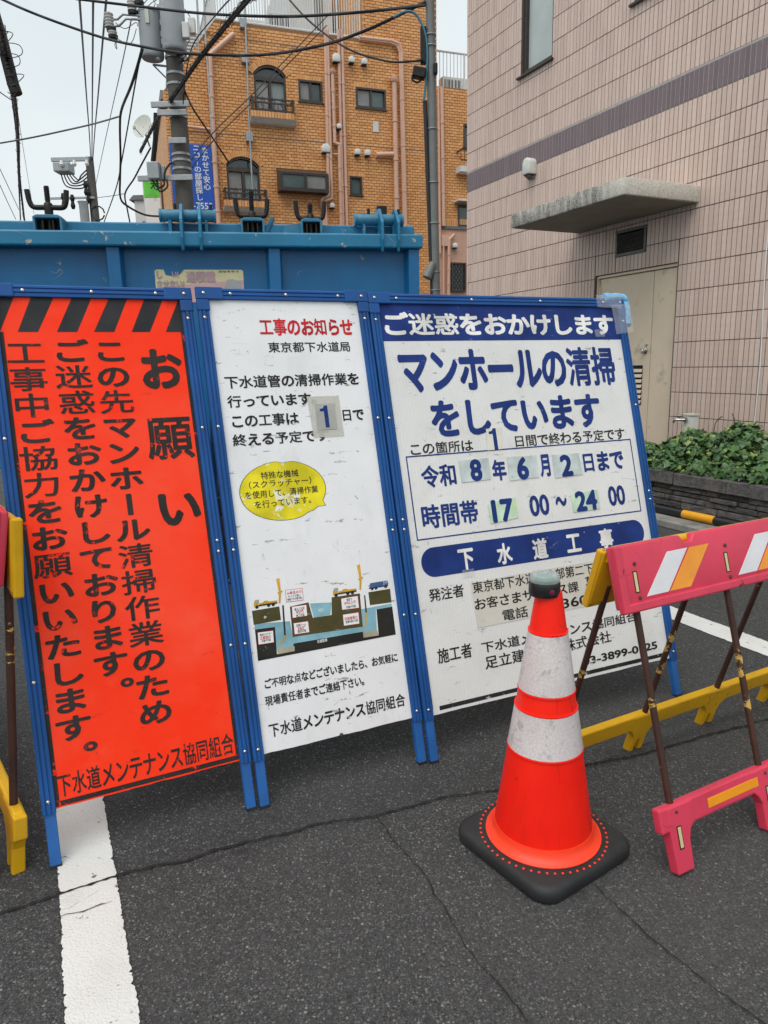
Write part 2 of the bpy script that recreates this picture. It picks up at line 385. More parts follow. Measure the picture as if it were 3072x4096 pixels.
def plastic(name, col, dirtc):
    g = G(name)
    c = g.mix(g.ramp(g.noise(4, 5, .6), .3, .7), mul(col, .88), mul(col, 1.1))
    c = g.mix(g.math('MULTIPLY', g.ramp(g.noise(6, 7, .7), .50, .70), .38), c, dirtc)
    c = g.mix(g.scratches(9, .003, .5, .6, 5.0), c, mul(dirtc, .6))
    return g.done(c, .45, g.noise(45, 4), .15, .003, spec=.4)
plastic('barricade_pink', (.64, .045, .090), (.36, .028, .045))
plastic('barricade_yellow', (.66, .36, .006), (.38, .20, .012))
def rusty_pipe():
    g = G('rusty_pipe')
    c = g.mix(g.ramp(g.noise(9, 6, .7), .35, .7), (.035, .014, .010), (.075, .030, .018))
    c = g.mix(g.ramp(g.noise(13, 7, .7, g.map((1, 1, .35))), .60, .615), c, (.55, .36, .09))
    return g.done(c, .55, g.noise(60, 4), .3, .003, spec=.4)
rusty_pipe()
plain('pipe_yellow', (.50, .33, .06), .5, .1, 8, dirt=((.05, .02, .012), .52), dscale=12)
def sheeting(name, a, b):
    g = G(name)
    cell = g.voro(260)
    c = g.mix(g.ramp(g.noise(9, 4), .35, .7), a, b)
    c = g.mix(g.math('MULTIPLY', g.ramp(cell, .45, .30), .18), c, mul(a, .7))
    return g.done(c, .28, cell, .15, .002, spec=.6)
sheeting('sheet_white', (.68, .67, .70), (.78, .77, .79))
sheeting('sheet_amber', (.80, .26, .004), (.92, .36, .012))
plain('slot_cream', (.62, .52, .26), .5, .1, 20)
plain('screw_dark', (.10, .07, .05), .5, .2, 30, .6)
plain('ad_blue', (.012, .095, .50), .45, .06, 3)
plain('ad_white', (.78, .79, .79), .5, .04, 3)
plain('ad_green', (.13, .62, .06), .45, .2, 2)
plain('ad_red', (.45, .12, .06), .5)
plain('sticker_yellow', (.66, .61, .36), .4, .08, 9)
plain('sticker_pink', (.60, .38, .40), .4, .08, 9)
plain('sticker_letter', (.52, .30, .36), .4, .1, 9)
plain('sticker_grey', (.36, .39, .38), .4, .1, 9)

# ------------------------------------------------------------------ mesh helpers
class MB:
    def __init__(s): s.v = []; s.f = []
    def add(s, vs, fs):
        k = len(s.v); s.v += [tuple(v) for v in vs]; s.f += [tuple(i + k for i in f) for f in fs]; return s
    def box(s, x0, x1, y0, y1, z0, z1):
        return s.add([(x0, y0, z0), (x1, y0, z0), (x1, y1, z0), (x0, y1, z0), (x0, y0, z1), (x1, y0, z1), (x1, y1, z1), (x0, y1, z1)],
                     [(0, 3, 2, 1), (4, 5, 6, 7), (0, 1, 5, 4), (1, 2, 6, 5), (2, 3, 7, 6), (3, 0, 4, 7)])
    def obox(s, M, sx, sy, sz):
        vs = [M @ Vector((x * sx / 2, y * sy / 2, z * sz / 2)) for z in (-1, 1) for x, y in ((-1, -1), (1, -1), (1, 1), (-1, 1))]
        return s.add(vs, [(0, 3, 2, 1), (4, 5, 6, 7), (0, 1, 5, 4), (1, 2, 6, 5), (2, 3, 7, 6), (3, 0, 4, 7)])
    def tube(s, pts, r, n=8, cap=True, r2=None):
        pts = [Vector(p) for p in pts]; rings = []
        t0 = (pts[1] - pts[0]).normalized(); a = t0.orthogonal().normalized()
        for i, p in enumerate(pts):
            t = (pts[min(i + 1, len(pts) - 1)] - pts[max(i - 1, 0)]).normalized()
            a = (a - t * a.dot(t)).normalized(); b = t.cross(a)
            rr = r if r2 is None else r + (r2 - r) * i / (len(pts) - 1)
            if isinstance(rr, (list, tuple)): rr = rr[i]
            rings.append([p + (a * cos(2 * pi * k / n) + b * sin(2 * pi * k / n)) * rr for k in range(n)])
        vs = [v for rg in rings for v in rg]; fs = []
        for i in range(len(pts) - 1):
            for k in range(n):
                fs.append((i * n + k, i * n + (k + 1) % n, (i + 1) * n + (k + 1) % n, (i + 1) * n + k))
        if cap: fs += [tuple(range(n - 1, -1, -1)), tuple((len(pts) - 1) * n + k for k in range(n))]
        return s.add(vs, fs)
    def lathe(s, prof, n=32, o=(0, 0, 0), M=None):
        vs = []; fs = []
        for r, z in prof:
            for k in range(n):
                p = Vector((r * cos(2 * pi * k / n), r * sin(2 * pi * k / n), z))
                if M: p = M @ p
                vs.append(p + Vector(o))
        for i in range(len(prof) - 1):
            for k in range(n): fs.append((i * n + k, i * n + (k + 1) % n, (i + 1) * n + (k + 1) % n, (i + 1) * n + k))
        fs.append(tuple(range(n - 1, -1, -1))); fs.append(tuple((len(prof) - 1) * n + k for k in range(n)))
        return s.add(vs, fs)
    def prism(s, poly, a, b, axis='y'):
        """extrude a 2-d polygon (x,z for axis y; x,y for axis z; y,z for axis x) from a to b"""
        f = {'y': lambda p, t: (p[0], t, p[1]), 'z': lambda p, t: (p[0], p[1], t), 'x': lambda p, t: (t, p[0], p[1])}[axis]
        n = len(poly); vs = [f(p, a) for p in poly] + [f(p, b) for p in poly]
        fs = [tuple(range(n)), tuple(range(2 * n - 1, n - 1, -1))] + [(i, i + n, (i + 1) % n + n, (i + 1) % n) for i in range(n)]
        return s.add(vs, fs)
    def quad(s, *p): return s.add(p, [tuple(range(len(p)))])
    def build(s, name, mat, parent=None, M=None, bevel=0, seg=2, smooth=0, data_only=False, fix=True):
        me = bpy.data.meshes.new(name); me.from_pydata(s.v, [], s.f)
        if bevel or fix:
            bm = bmesh.new(); bm.from_mesh(me)
            if fix: bmesh.ops.recalc_face_normals(bm, faces=bm.faces)
            if bevel:
                es = [e for e in bm.edges if len(e.link_faces) == 2 and e.calc_face_angle(0) > .5]
                bmesh.ops.bevel(bm, geom=es, offset=bevel, segments=seg, profile=.5, affect='EDGES', clamp_overlap=True)
            bm.to_mesh(me); bm.free()
        me.materials.append(MATS[mat] if isinstance(mat, str) else mat)
        if smooth:
            for p in me.polygons: p.use_smooth = True
            me.set_sharp_from_angle(angle=radians(smooth))
        me.update()
        if data_only: return me
        return inst(me, name, parent, M)
def inst(me, name, parent=None, M=None):
    o = bpy.data.objects.new(name, me); COL.objects.link(o)
    if parent: o.parent = parent
    if M is not None: o.matrix_basis = M
    return o
def tag(o, label=None, cat=None, group=None, kind=None):
    if label: o['label'] = label
    if cat: o['category'] = cat
    if group: o['group'] = group
    if kind: o['kind'] = kind
    return o
def empty(name, M, label=None, cat=None, group=None):
    o = bpy.data.objects.new(name, None); COL.objects.link(o); o.empty_display_size = .2; o.matrix_basis = M
    return tag(o, label, cat, group)
def arc(cx, cy, r, a0, a1, n):
    return [(cx + r * cos(a0 + (a1 - a0) * i / n), cy + r * sin(a0 + (a1 - a0) * i / n)) for i in range(n + 1)]
def rrect(x0, x1, y0, y1, r, n=5):
    return arc(x1 - r, y0 + r, r, -pi / 2, 0, n) + arc(x1 - r, y1 - r, r, 0, pi / 2, n) + arc(x0 + r, y1 - r, r, pi / 2, pi, n) + arc(x0 + r, y0 + r, r, pi, 1.5 * pi, n)
def smooth_path(pts, n=6):
    pts = [Vector(p) for p in pts]; out = []
    for i in range(len(pts) - 1):
        p0, p1, p2, p3 = pts[max(i - 1, 0)], pts[i], pts[i + 1], pts[min(i + 2, len(pts) - 1)]
        for k in range(n):
            t = k / n
            out.append(.5 * ((2 * p1) + (p2 - p0) * t + (2 * p0 - 5 * p1 + 4 * p2 - p3) * t * t + (3 * p1 - p0 - 3 * p2 + p3) * t ** 3))
    return out + [pts[-1]]
# lettering: outlines of the built-in font turned into flat print, fitted to a measured rectangle
_TX = {}
_TS = bpy.data.scenes.new('type_setting')
def glyphs(s, weight=0.0, spacing=1.0):
    """outline of a text; weight > 0 strikes it several times round a small circle, which thickens and rounds the strokes"""
    key = (s, weight, spacing)
    if key in _TX: return _TX[key]
    if len(s) > 1 and weight >= .018 and all(ord(ch) > 0x3000 and ord(ch) < 0xFE00 for ch in s):
        adv = glyphs('国国')[3] - glyphs('国')[3]; vs, fs = [], []; 
        for i, ch in enumerate(s):
            g_ = glyphs(ch, weight * (.7 if ord(ch) >= 0x4E00 else 1.0)); k0 = len(vs); sx = 1.0 if ord(ch) >= 0x4E00 else 1.06
            vs += [((x - .5 * adv) * sx + (i + .5) * adv, (y - .38 * adv) * sx + .38 * adv, z) for x, y, z in g_[0]]; fs += [tuple(q + k0 for q in f) for f in g_[1]]
        xs = [v[0] for v in vs]; ys = [v[1] for v in vs]
        _TX[key] = (vs, fs, min(xs), max(xs), min(ys), max(ys)); return _TX[key]
    c = bpy.data.curves.new('t', 'FONT'); c.body = s; c.align_x = 'CENTER' if '\n' in s else 'LEFT'
    c.resolution_u = 3; c.space_line = spacing; c.fill_mode = 'FRONT'
    o = bpy.data.objects.new('t', c); _TS.collection.objects.link(o); vl = _TS.view_layers[0]; vl.update()
    me = bpy.data.meshes.new_from_object(o.evaluated_get(vl.depsgraph))
    v0 = [(v.co.x, v.co.y) for v in me.vertices]; f0 = [tuple(p.vertices) for p in me.polygons]
    bpy.data.objects.remove(o); bpy.data.curves.remove(c); bpy.data.meshes.remove(me)
    vs, fs = [], []
    n = 1 if weight < .004 else (6 if weight < .03 else 8)
    for k in range(n):
        dx, dy = (0, 0) if n == 1 else (weight * cos(2 * pi * k / n), weight * sin(2 * pi * k / n)); k0 = len(vs)
        vs += [(x + dx, y + dy, k * .00004) for x, y in v0]; fs += [tuple(i + k0 for i in f) for f in f0]
    xs = [v[0] for v in vs]; ys = [v[1] for v in vs]
    _TX[key] = (vs, fs, min(xs), max(xs), min(ys), max(ys)); return _TX[key]
def letter(s, rect, w, mat, parent, M=None, weight=.012, name='lettering', spacing=1.0, to=None):
    """rect = (u0,u1,v0,v1); print lies at height w over the face"""
    vs, fs, a, b, c, d = glyphs(s, weight, spacing)
    u0, u1, v0, v1 = rect
    q = [(u0 + (x - a) / (b - a) * (u1 - u0), v0 + (y - c) / max(d - c, 1e-6) * (v1 - v0), z) for x, y, z in vs]
    mb = MB(); mb.add([to(x, y, w + z) if to else (x, y, w + z) for x, y, z in q], fs)
    return mb.build(name, mat, parent, M, fix=False)

# ================================================================== SETTING: ground
def grid_sheet(x0, x1, y0, y1, n, z):
    mb = MB(); dx = (x1 - x0) / n; dy = (y1 - y0) / n
    for i in range(n):
        for j in range(n):
            mb.quad((x0 + i * dx, y0 + j * dy, z), (x0 + (i + 1) * dx, y0 + j * dy, z), (x0 + (i + 1) * dx, y0 + (j + 1) * dy, z), (x0 + i * dx, y0 + (j + 1) * dy, z))
    return mb
road = MB().quad((-400, -300, 0), (400, -300, 0), (400, 900, 0), (-400, 900, 0)).build('road', 'asphalt', fix=False)
tag(road, 'dark grey asphalt road with cracks and pale chips of stone', kind='structure')
AZ = radians(-25.6)                                     # street direction, parallel to the tiled wall
DS = Vector((sin(AZ), cos(AZ), 0)); DN = Vector((cos(AZ), -sin(AZ), 0))
def ragged_line(c, width, s0, s1, z, name, label):
    """painted road line along the street at distance c, with broken edges"""
    n = int((s1 - s0) / .006); L_, R_ = [], []; a = b = 0
    mb = MB()
    for i in range(n + 1):
        s_ = s0 + (s1 - s0) * i / n
        a = a * .9 + random.gauss(0, .0007); b = b * .9 + random.gauss(0, .0007)
        jl = random.gauss(0, .0012) if random.random() < .9 else random.uniform(0, .008)
        L_.append(DN * (c - width / 2 + a + abs(jl)) + DS * s_); R_.append(DN * (c + width / 2 + b - abs(jl)) + DS * s_)
    vs = [(p.x, p.y, z) for p in L_] + [(p.x, p.y, z) for p in R_]
    mb.add(vs, [(i, i + n + 1, i + n + 2, i + 1) for i in range(n)])
    o = mb.build(name, 'road_paint', fix=False); o['kind'] = 'structure'; o['label'] = label; return o
lp = [ground('D', 235, 2212), ground('D', 175, 1745), ground('D', 196, 1957)]
cL = sum(p.dot(DN) for p in lp) / 3
ragged_line(cL - .006, .146, .3, 9, .004, 'road_line', 'worn white painted line running under the orange sign')
rp = [ground('D', 1459, 1330), ground('D', 1659, 1412)]
cR = ground('F', 2250 + 650 / 1.427, 2000 + 657 / 1.427).dot(DN)
ragged_line(cR, .16, .2, 11, .004, 'road_line', 'white painted line on the asphalt behind the pink barricade')
def crack(pts, w, name='crack'):
    P = [Vector((p.x, p.y, 0)) for p in pts]; mb = MB(); out = []
    for i in range(len(P) - 1):
        l = (P[i + 1] - P[i]).length; n = max(2, int(l / .012))
        for k in range(n): out.append(P[i].lerp(P[i + 1], k / n))
    out.append(P[-1]); Lv, Rv = [], []; off = 0
    for i, p in enumerate(out):
        t = (out[min(i + 1, len(out) - 1)] - out[max(i - 1, 0)]).normalized(); nrm = Vector((-t.y, t.x, 0))
        off = off * .9 + random.gauss(0, .0022); ww = max(.0006, w * random.uniform(.25, 1.1))
        z = .0066
        Lv.append(p + nrm * (off + ww / 2) + Vector((0, 0, z))); Rv.append(p + nrm * (off - ww / 2) + Vector((0, 0, z)))
    n = len(out); mb.add(Lv + Rv, [(i, i + 1, i + n + 1, i + n) for i in range(n - 1)])
    return mb.build(name, 'crack_dirt', road, fix=False)
gd = lambda *q: [ground('D', x, y) for x, y in q]
crack(gd((-60, 1996), (60, 1962), (130, 1938), (262, 1895), (400, 1862), (540, 1820), (690, 1786), (815, 1762), (960, 1728), (1085, 1706), (1260, 1660), (1420, 1622), (1660, 1555)), .011)
crack(gd((815, 1764), (862, 1830), (905, 1880), (965, 1962), (1020, 2052), (1090, 2140), (1140, 2212)), .0045)
crack(gd((1268, 1905), (1330, 1965), (1400, 2030), (1500, 2110), (1660, 2225)), .0045)
crack(gd((130, 1983), (180, 1972), (243, 1952)), .004)
crack(gd((1262, 1656), (1330, 1636), (1430, 1600)), .003)

# ================================================================== tiled building on the right
WF = Frame(DN * 6.1, radians(-64.4))                    # u = -s
wall = empty('tiled_building', WF.M, 'pink vertical-tiled building with plum band, flat concrete canopy and beige steel door', 'building')
U0, U1, ZT = -9.62, -1.2, 9.4
door = (-6.80, -5.59, .0, 2.335)
win1 = WF.rect('RA', 372, 397, 540, -260); win1 = (-8.335, -7.70, 4.985, 6.6)
win2 = (-6.36, -5.2, 5.03, 6.6)
louv = (-6.485, -6.03, 2.505, 2.78)
HOLES = [door, win1, win2, louv]
def holed(x0, x1, z0, z1, holes, y, clip=None):
    xs = sorted({x0, x1, *[min(max(h[k], x0), x1) for h in holes for k in (0, 1)]}); zs = sorted({z0, z1, *[min(max(h[k], z0), z1) for h in holes for k in (2, 3)]})
    mb = MB()
    for i in range(len(xs) - 1):
        for j in range(len(zs) - 1):
            a, b, c, d = xs[i], xs[i + 1], zs[j], zs[j + 1]; mx_, mz_ = (a + b) / 2, (c + d) / 2
            if any(h[0] < mx_ < h[1] and h[2] < mz_ < h[3] for h in holes): continue
            poly = [(a, c), (b, c), (b, d), (a, d)]
            if clip: poly = clip(poly)
            if len(poly) > 2: mb.add([(p[0], y, p[1]) for p in poly], [tuple(range(len(poly)))])
    return mb
wb = holed(U0, U1, 0, ZT, HOLES, 0)
for h in HOLES:                                          # reveals
    for a, b in (((h[0], h[2]), (h[0], h[3])), ((h[1], h[2]), (h[1], h[3])), ((h[0], h[3]), (h[1], h[3])), ((h[0], h[2]), (h[1], h[2]))):
        wb.quad((a[0], 0, a[1]), (b[0], 0, b[1]), (b[0], .14, b[1]), (a[0], .14, a[1]))
wb.quad((U0, 0, 0), (U0, 0, ZT), (U0, 7, ZT), (U0, 7, 0)); wb.quad((U1, 0, 0), (U1, 0, ZT), (U1, 7, ZT), (U1, 7, 0))
wb.quad((U0, 0, ZT), (U1, 0, ZT), (U1, 7, ZT), (U0, 7, ZT)); wb.quad((U0, 7, 0), (U1, 7, 0), (U1, 7, ZT), (U0, 7, ZT))
wb.build('wall', 'tile_joint', wall, fix=False)
TW, TH = .0562, .2575
zrow = [3.853 - TH * k for k in range(0, 16)]            # row bottoms under the band
rows = [(z, z + TH, 'pink_tile') for z in [3.853 - TH * k for k in range(1, 16)] if z > -.3]
rows += [(3.853, 3.853 + .255, 'plum_tile')]
rows += [(4.125 + TH * k, 4.125 + TH * (k + 1), 'pink_tile') for k in range(0, 21)]
def tile_mesh(w, h, t=.006, b=.0018):
    mb = MB(); vs = []
    for (x, z, y) in ((0, 0, 0), (w, 0, 0), (w, h, 0), (0, h, 0)): vs.append((x, 0, z))
    for (x, z) in ((b, b), (w - b, b), (w - b, h - b), (b, h - b)): vs.append((x, -t, z))
    mb.add(vs, [(4, 5, 6, 7), (0, 1, 5, 4), (1, 2, 6, 5), (2, 3, 7, 6), (3, 0, 4, 7)]); return mb
JT = .007
cand = []; rest = {'pink_tile': MB(), 'plum_tile': MB()}
for z0, z1, mt in rows:
    n = int((U1 - U0) / TW)
    for i in range(n):
        a, b = U0 + i * TW, U0 + (i + 1) * TW - JT; c, d = z0, z1 - JT
        whole = True; pieces = [(a, b, c, d)]
        for h in HOLES:
            if b <= h[0] or a >= h[1] or d <= h[2] or c >= h[3]: continue
            whole = False; out = []
            for (p, q, r_, s_) in pieces:
                if q <= h[0] or p >= h[1] or s_ <= h[2] or r_ >= h[3]: out.append((p, q, r_, s_)); continue
                if p < h[0]: out.append((p, h[0] - .004, r_, s_))
                if q > h[1]: out.append((h[1] + .004, q, r_, s_))
                if r_ < h[2]: out.append((max(p, h[0]), min(q, h[1]), r_, h[2] - .004))
                if s_ > h[3]: out.append((max(p, h[0]), min(q, h[1]), h[3] + .004, s_))
            pieces = out
        if c < 0: whole = False; pieces = [(a, b, .0, d)] if d > .02 else []
        if whole:
            P = WF.M @ Vector((a, 0, (c + d) / 2)); px, py, pz = proj(P)
            ok = 0 < px < 3040 and 0 < py < 1180 or (2700 < px < 3040 and 0 < py < 1700)
            cand.append((pz if ok else 99, a, c, mt))
        else:
            for (p, q, r_, s_) in pieces:
                if q - p > .008 and s_ - r_ > .008:
                    t = tile_mesh(q - p, s_ - r_); rest[mt].add([(x + p, y, z + r_) for x, y, z in t.v], t.f)
cand.sort()
tm = {k: tile_mesh(TW - JT, (TH if k == 'pink_tile' else .255) - JT).build('tile', k, data_only=True, fix=False) for k in ('pink_tile', 'plum_tile')}
for k, (pz, a, c, mt) in enumerate(cand):
    jz = random.gauss(0, .0007)
    if k < 300: inst(tm[mt], 'tile', wall, Matrix.Translation((a, jz, c)))
    else:
        t = tile_mesh(TW - JT, (TH if mt == 'pink_tile' else .255) - JT); rest[mt].add([(x + a, y + jz, z + c) for x, y, z in t.v], t.f)
for k in rest: tag(rest[k].build('tiling', k, wall, fix=False), kind='stuff')
MB().box(U0, U1, -.003, -.0005, 3.850, 4.106).build('band_backing', 'band_joint', wall)
MB().box(U0, U1, -.004, -.0005, 4.108, 4.123).build('band_joint', 'pale_caulk', wall)
# canopy
cz0, cz1 = 2.872, 3.024
MB().prism([(-7.14, -.002), (-7.14, -.985), (-5.36, -.985), (-5.36, -.002)], cz0, cz1, 'z').build('canopy', 'algae_concrete', wall, bevel=.012, smooth=40)
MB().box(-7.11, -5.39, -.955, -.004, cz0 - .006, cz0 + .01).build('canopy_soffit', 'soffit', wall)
# steel door
d0, d1, dm = -6.775, -5.60, -5.945
MB().box(door[0], d0, .02, .10, 0, 2.33).box(d0, d1, .02, .10, 2.305, 2.333).build('door_frame', 'beige_door', wall, bevel=.003)
MB().box(d0, d1, .094, .13, 0, 2.305).build('door_gap', 'door_shadow_gap', wall)
dl = MB().box(d0 + .006, dm - .004, .052, .092, .02, 2.298).build('door', 'beige_door', wall, bevel=.002)
dr = MB().box(dm + .004, d1 - .005, .052, .092, .02, 2.298).build('door', 'beige_door', wall, bevel=.002)
kb = MB(); Mk = Matrix.Translation((-6.02, .05, 1.455)) @ Matrix.Rotation(radians(90), 4, 'X')
kb.lathe([(.033, 0), (.033, .006), (.014, .012), (.013, .035), (.026, .042), (.027, .06), (.022, .066)], 20, (0, 0, 0), Mk)
kb.lathe([(.018, 0), (.018, .012), (.013, .016)], 16, (0, 0, 0), Matrix.Translation((-6.005, .05, 1.525)) @ Matrix.Rotation(radians(90), 4, 'X'))
kb.build('door_handle', 'chrome', dl, smooth=35)
MB().box(-6.60, -6.045, .046, .0525, .86, 1.30).build('door_louver', 'louver_black', dl)
for k in range(7):
    z = .875 + k * .058
    MB().prism([(.0, z), (.0, z + .006), (.014, z + .045), (.014, z + .039)], -6.60, -6.045, 'x').build('slat', 'beige_door', dl, Matrix.Translation((0, .035, 0)))
for z in (.35, 1.2, 2.1): MB().tube([(d0 + .008, .045, z), (d0 + .008, .045, z + .11)], .012, 10).build('hinge', 'beige_door', wall, smooth=40)
# wall louver under the canopy
lr = MB(); a, b, c, d = louv; e = .028
lr.box(a, b, -.018, .02, c, c + e).box(a, b, -.018, .02, d - e, d).box(a, a + e, -.016, .02, c + e, d - e).box(b - e, b, -.016, .02, c + e, d - e)
lv = lr.build('wall_louver', 'louver_metal', wall)
MB().quad((a, .10, c), (b, .10, c), (b, .10, d), (a, .10, d)).build('louver_back', 'louver_black', lv)
for k in range(9):
    z = c + e + k * .0235
    MB().prism([(-.012, z), (-.010, z - .002), (.012, z + .018), (.010, z + .02)], a + e, b - e, 'x').build('slat', 'louver_metal', lv)
# windows
def plain_window(h, name='window'):
    a, b, c, d = h; fr = MB(); e = .055
    fr.box(a, a + e, .03, .12, c, d).box(b - e, b, .03, .12, c, d).box(a + e, b - e, .03, .12, c, c + .06).box(a + e, b - e, .03, .12, d - e, d)
    o = fr.build(name, 'bronze_frame', wall, bevel=.003)
    MB().quad((a + e, .08, c + .06), (b - e, .08, c + .06), (b - e, .08, d - e), (a + e, .08, d - e)).build('pane', 'curtain_pale', o, fix=False)
    MB().box(a - .05, b + .03, -.045, .12, c - .03, c - .004).build('sill', 'bronze_frame', o, bevel=.004)
plain_window(win1); plain_window(win2)
# hooded vent
hv = MB(); hx, hz = -8.03, 3.80
prof = arc(0, .055, .075, 0, pi, 12)
poly = [(.075, -.07)] + prof + [(-.075, -.07)]
hv.prism([(hx + p[0], hz + p[1]) for p in poly], -.13, -.004)
hood = hv.build('vent_hood', 'vent_white', wall, bevel=.012, smooth=50)
MB().box(hx - .055, hx + .055, -.12, -.02, hz - .074, hz - .0705).build('vent_mouth', 'louver_black', hood)
MB().obox(Matrix.Translation((hx + .01, -.075, hz - .105)) @ Matrix.Rotation(radians(-28), 4, 'X'), .10, .09, .006).build('vent_flap', 'louver_metal', hood)
# white cord hanging down the wall
c0, c1 = WF.hit('R6', 1415, 100), WF.hit('R6', 1325, 1345)
tag(MB().tube([WF.M @ Vector(p) for p in ((c0[0] + .02, -.03, 5.2), (c0[0], -.02, 3.2), (c0[0], -.02, c0[1]), (c1[0] + .01, -.015, 1.3), (c1[0], -.02, c1[1]), (c1[0] - .02, -.03, .45))], .005, 6).build('cord', 'ad_white'),
    'thin white cord hanging down the tiled wall over the ivy', 'cord')

# ================================================================== planter, ivy, standpipe, striped pole
PF = Frame(DN * 4.88, radians(-64.4))
pl = empty('stone_planter', PF.M, 'low planter of stacked dark stones with flat capstones along the tiled wall', 'planter')
p0, p1 = -5.5, -1.6
MB().box(p0, p1, .03, .25, 0, .30).build('core', 'stone_gap', pl)
MB().box(p0, p1, .25, 1.20, 0, .34).build('soil_bed', 'soil', pl)
def stone(x0, x1, y0, y1, z0, z1, j):
    mb = MB(); n = 5; vs = []; fs = []
    mb.box(x0, x1, y0, y1, z0, z1)
    bm = bmesh.new(); me = bpy.data.meshes.new('stone'); me.from_pydata(mb.v, [], mb.f); bm.from_mesh(me); bpy.data.meshes.remove(me)
    bmesh.ops.subdivide_edges(bm, edges=[e for e in bm.edges if abs(e.verts[0].co.x - e.verts[1].co.x) > .05], cuts=3, use_grid_fill=True)
    bmesh.ops.bevel(bm, geom=[e for e in bm.edges if e.calc_face_angle(0) > .5], offset=.006, segments=1, affect='EDGES')
    for v in bm.verts: v.co += Vector((random.uniform(-.3, .3) * j, random.uniform(-1, .4) * j, random.uniform(-.5, .5) * j * .6))
    bmesh.ops.recalc_face_normals(bm, faces=bm.faces)
    out = MB(); bm.verts.index_update(); out.add([v.co[:] for v in bm.verts], [[v.index for v in f.verts] for f in bm.faces]); bm.free(); return out
z = .0; hs = [.052, .046, .058, .05, .044, .048]
for r_, h in enumerate(hs):
    x = p0 + random.uniform(-.2, 0)
    while x < p1:
        l = random.uniform(.13, .42)
        stone(x, x + l - .008, random.uniform(-.018, .014), .10, z + .002, z + h - .005, .007).build('stone', 'dark_stone', pl, fix=False)
        x += l
    z += h
x = p0
while x < p1:
    l = random.uniform(.42, .62)
    stone(x, x + l - .01, -.035, .30, z + .003, .405, .008).build('capstone', 'dark_stone', pl, fix=False); x += l
# ivy
def leaf_mesh(k):
    rr = random.Random(k); pts = []
    lob = [(0, .0, .0), (.16, -.10), (.42, -.04), (.30, .22), (.50, .42), (.26, .50), (.12, .62), (0, 1.0)]
    right = [(.10, -.10), (.36, -.10), (.52, .10), (.32, .24), (.48, .48), (.24, .52), (.0, 1.0)]
    right = [(a * rr.uniform(.85, 1.15), b + rr.uniform(-.04, .04)) for a, b in right[:-1]] + [(0, 1.0)]
    fold = rr.uniform(.10, .35); vs = [(0, 0, 0), (0, .5, .02)]; fs = []
    for sgn in (1, -1):
        k0 = len(vs)
        for a, b in right: vs.append((sgn * a, b, abs(a) * fold - .16 * b * b + rr.uniform(-.02, .02)))
        idx = [0] + list(range(k0, k0 + len(right)))
        for i in range(len(idx) - 1): fs.append((1, idx[i], idx[i + 1]) if sgn > 0 else (1, idx[i + 1], idx[i]))
    me = MB().add(vs, fs).build('leaf', 'ivy_leaf', data_only=True, fix=False)
    for p in me.polygons: p.use_smooth = True
    return me
LM = [leaf_mesh(k) for k in range(7)]
ivy = empty('ivy', PF.M, 'dense mat of dark green ivy filling the stone planter', 'plant')
def mound(u, y):
    t = (y - .1) / 1.0
    h = .43 + .18 * sin(min(1, max(0, t)) * pi * .62) + .10 * math.exp(-((u + 4.35) / .30) ** 2) * t + .05 * sin(u * 5.2 + 1) * t + .04 * sin(u * 11 + y * 7)
    return h - max(0, (-5.05 - u)) * .28
lv = []
for i in range(4400):
    u = random.uniform(-5.45, -1.7); y = random.uniform(-.0, 1.16)
    zz = mound(u, y) + random.uniform(-.05, .035)
    if y < .14: zz = .43 + random.uniform(-.045, .05) + (y - 0) * .3
    tilt = Matrix.Rotation(random.uniform(0, 2 * pi), 4, 'Z') if random.random() < .3 else Matrix.Rotation(pi + random.gauss(0, .8), 4, 'Z')
    M = Matrix.Translation((u, y, zz)) @ tilt @ Matrix.Rotation(random.gauss(-.55, .35), 4, 'X') @ Matrix.Rotation(random.gauss(0, .35), 4, 'Y') @ Matrix.Scale(random.choice((.035, .045, .055, .065, .08, .095)) * random.uniform(.85, 1.15), 4)
    lv.append((M, random.randrange(7)))
def lkey(e):
    p = proj(PF.M @ e[0].translation); inn = 2590 < p[0] < 3072 and 1650 < p[1] < 2000
    return (0 if inn else 1, e[0].translation.y - e[0].translation.z * 1.2)
lv.sort(key=lkey)
rest = MB()
for k, (M, q) in enumerate(lv):
    if k < 300: inst(LM[q], 'leaf', ivy, M)
    else: rest.add([M @ v.co for v in LM[q].vertices], [tuple(p.vertices) for p in LM[q].polygons])
ro = rest.build('foliage', 'ivy_leaf', ivy, fix=False); tag(ro, kind='stuff')
for p in ro.data.polygons: p.use_smooth = True
md = MB(); nx_, ny_ = 40, 14
vs = [(-5.5 + 3.8 * i / nx_, .06 + 1.10 * j / ny_, mound(-5.5 + 3.8 * i / nx_, .06 + 1.10 * j / ny_) - .07 if j > 0 else .40) for i in range(nx_ + 1) for j in range(ny_ + 1)]
md.add(vs, [(i * (ny_ + 1) + j, (i + 1) * (ny_ + 1) + j, (i + 1) * (ny_ + 1) + j + 1, i * (ny_ + 1) + j + 1) for i in range(nx_) for j in range(ny_)])
md.build('undergrowth', 'soil', ivy, fix=False)
tw = [((-4.9, 1.10, .55), (-4.95, 1.16, .72), (-4.88, 1.17, .80)), ((-4.78, 1.08, .6), (-4.72, 1.15, .74), (-4.78, 1.18, .83)), ((-3.95, 1.0, .6), (-3.9, 1.13, .78), (-3.97, 1.15, .9), (-3.93, 1.16, .98)),
      ((-3.75, 1.0, .55), (-3.7, 1.12, .72), (-3.62, 1.15, .76))]
for t in tw: MB().tube(smooth_path(t, 3), .0045, 5).build('stem', 'twig', ivy)
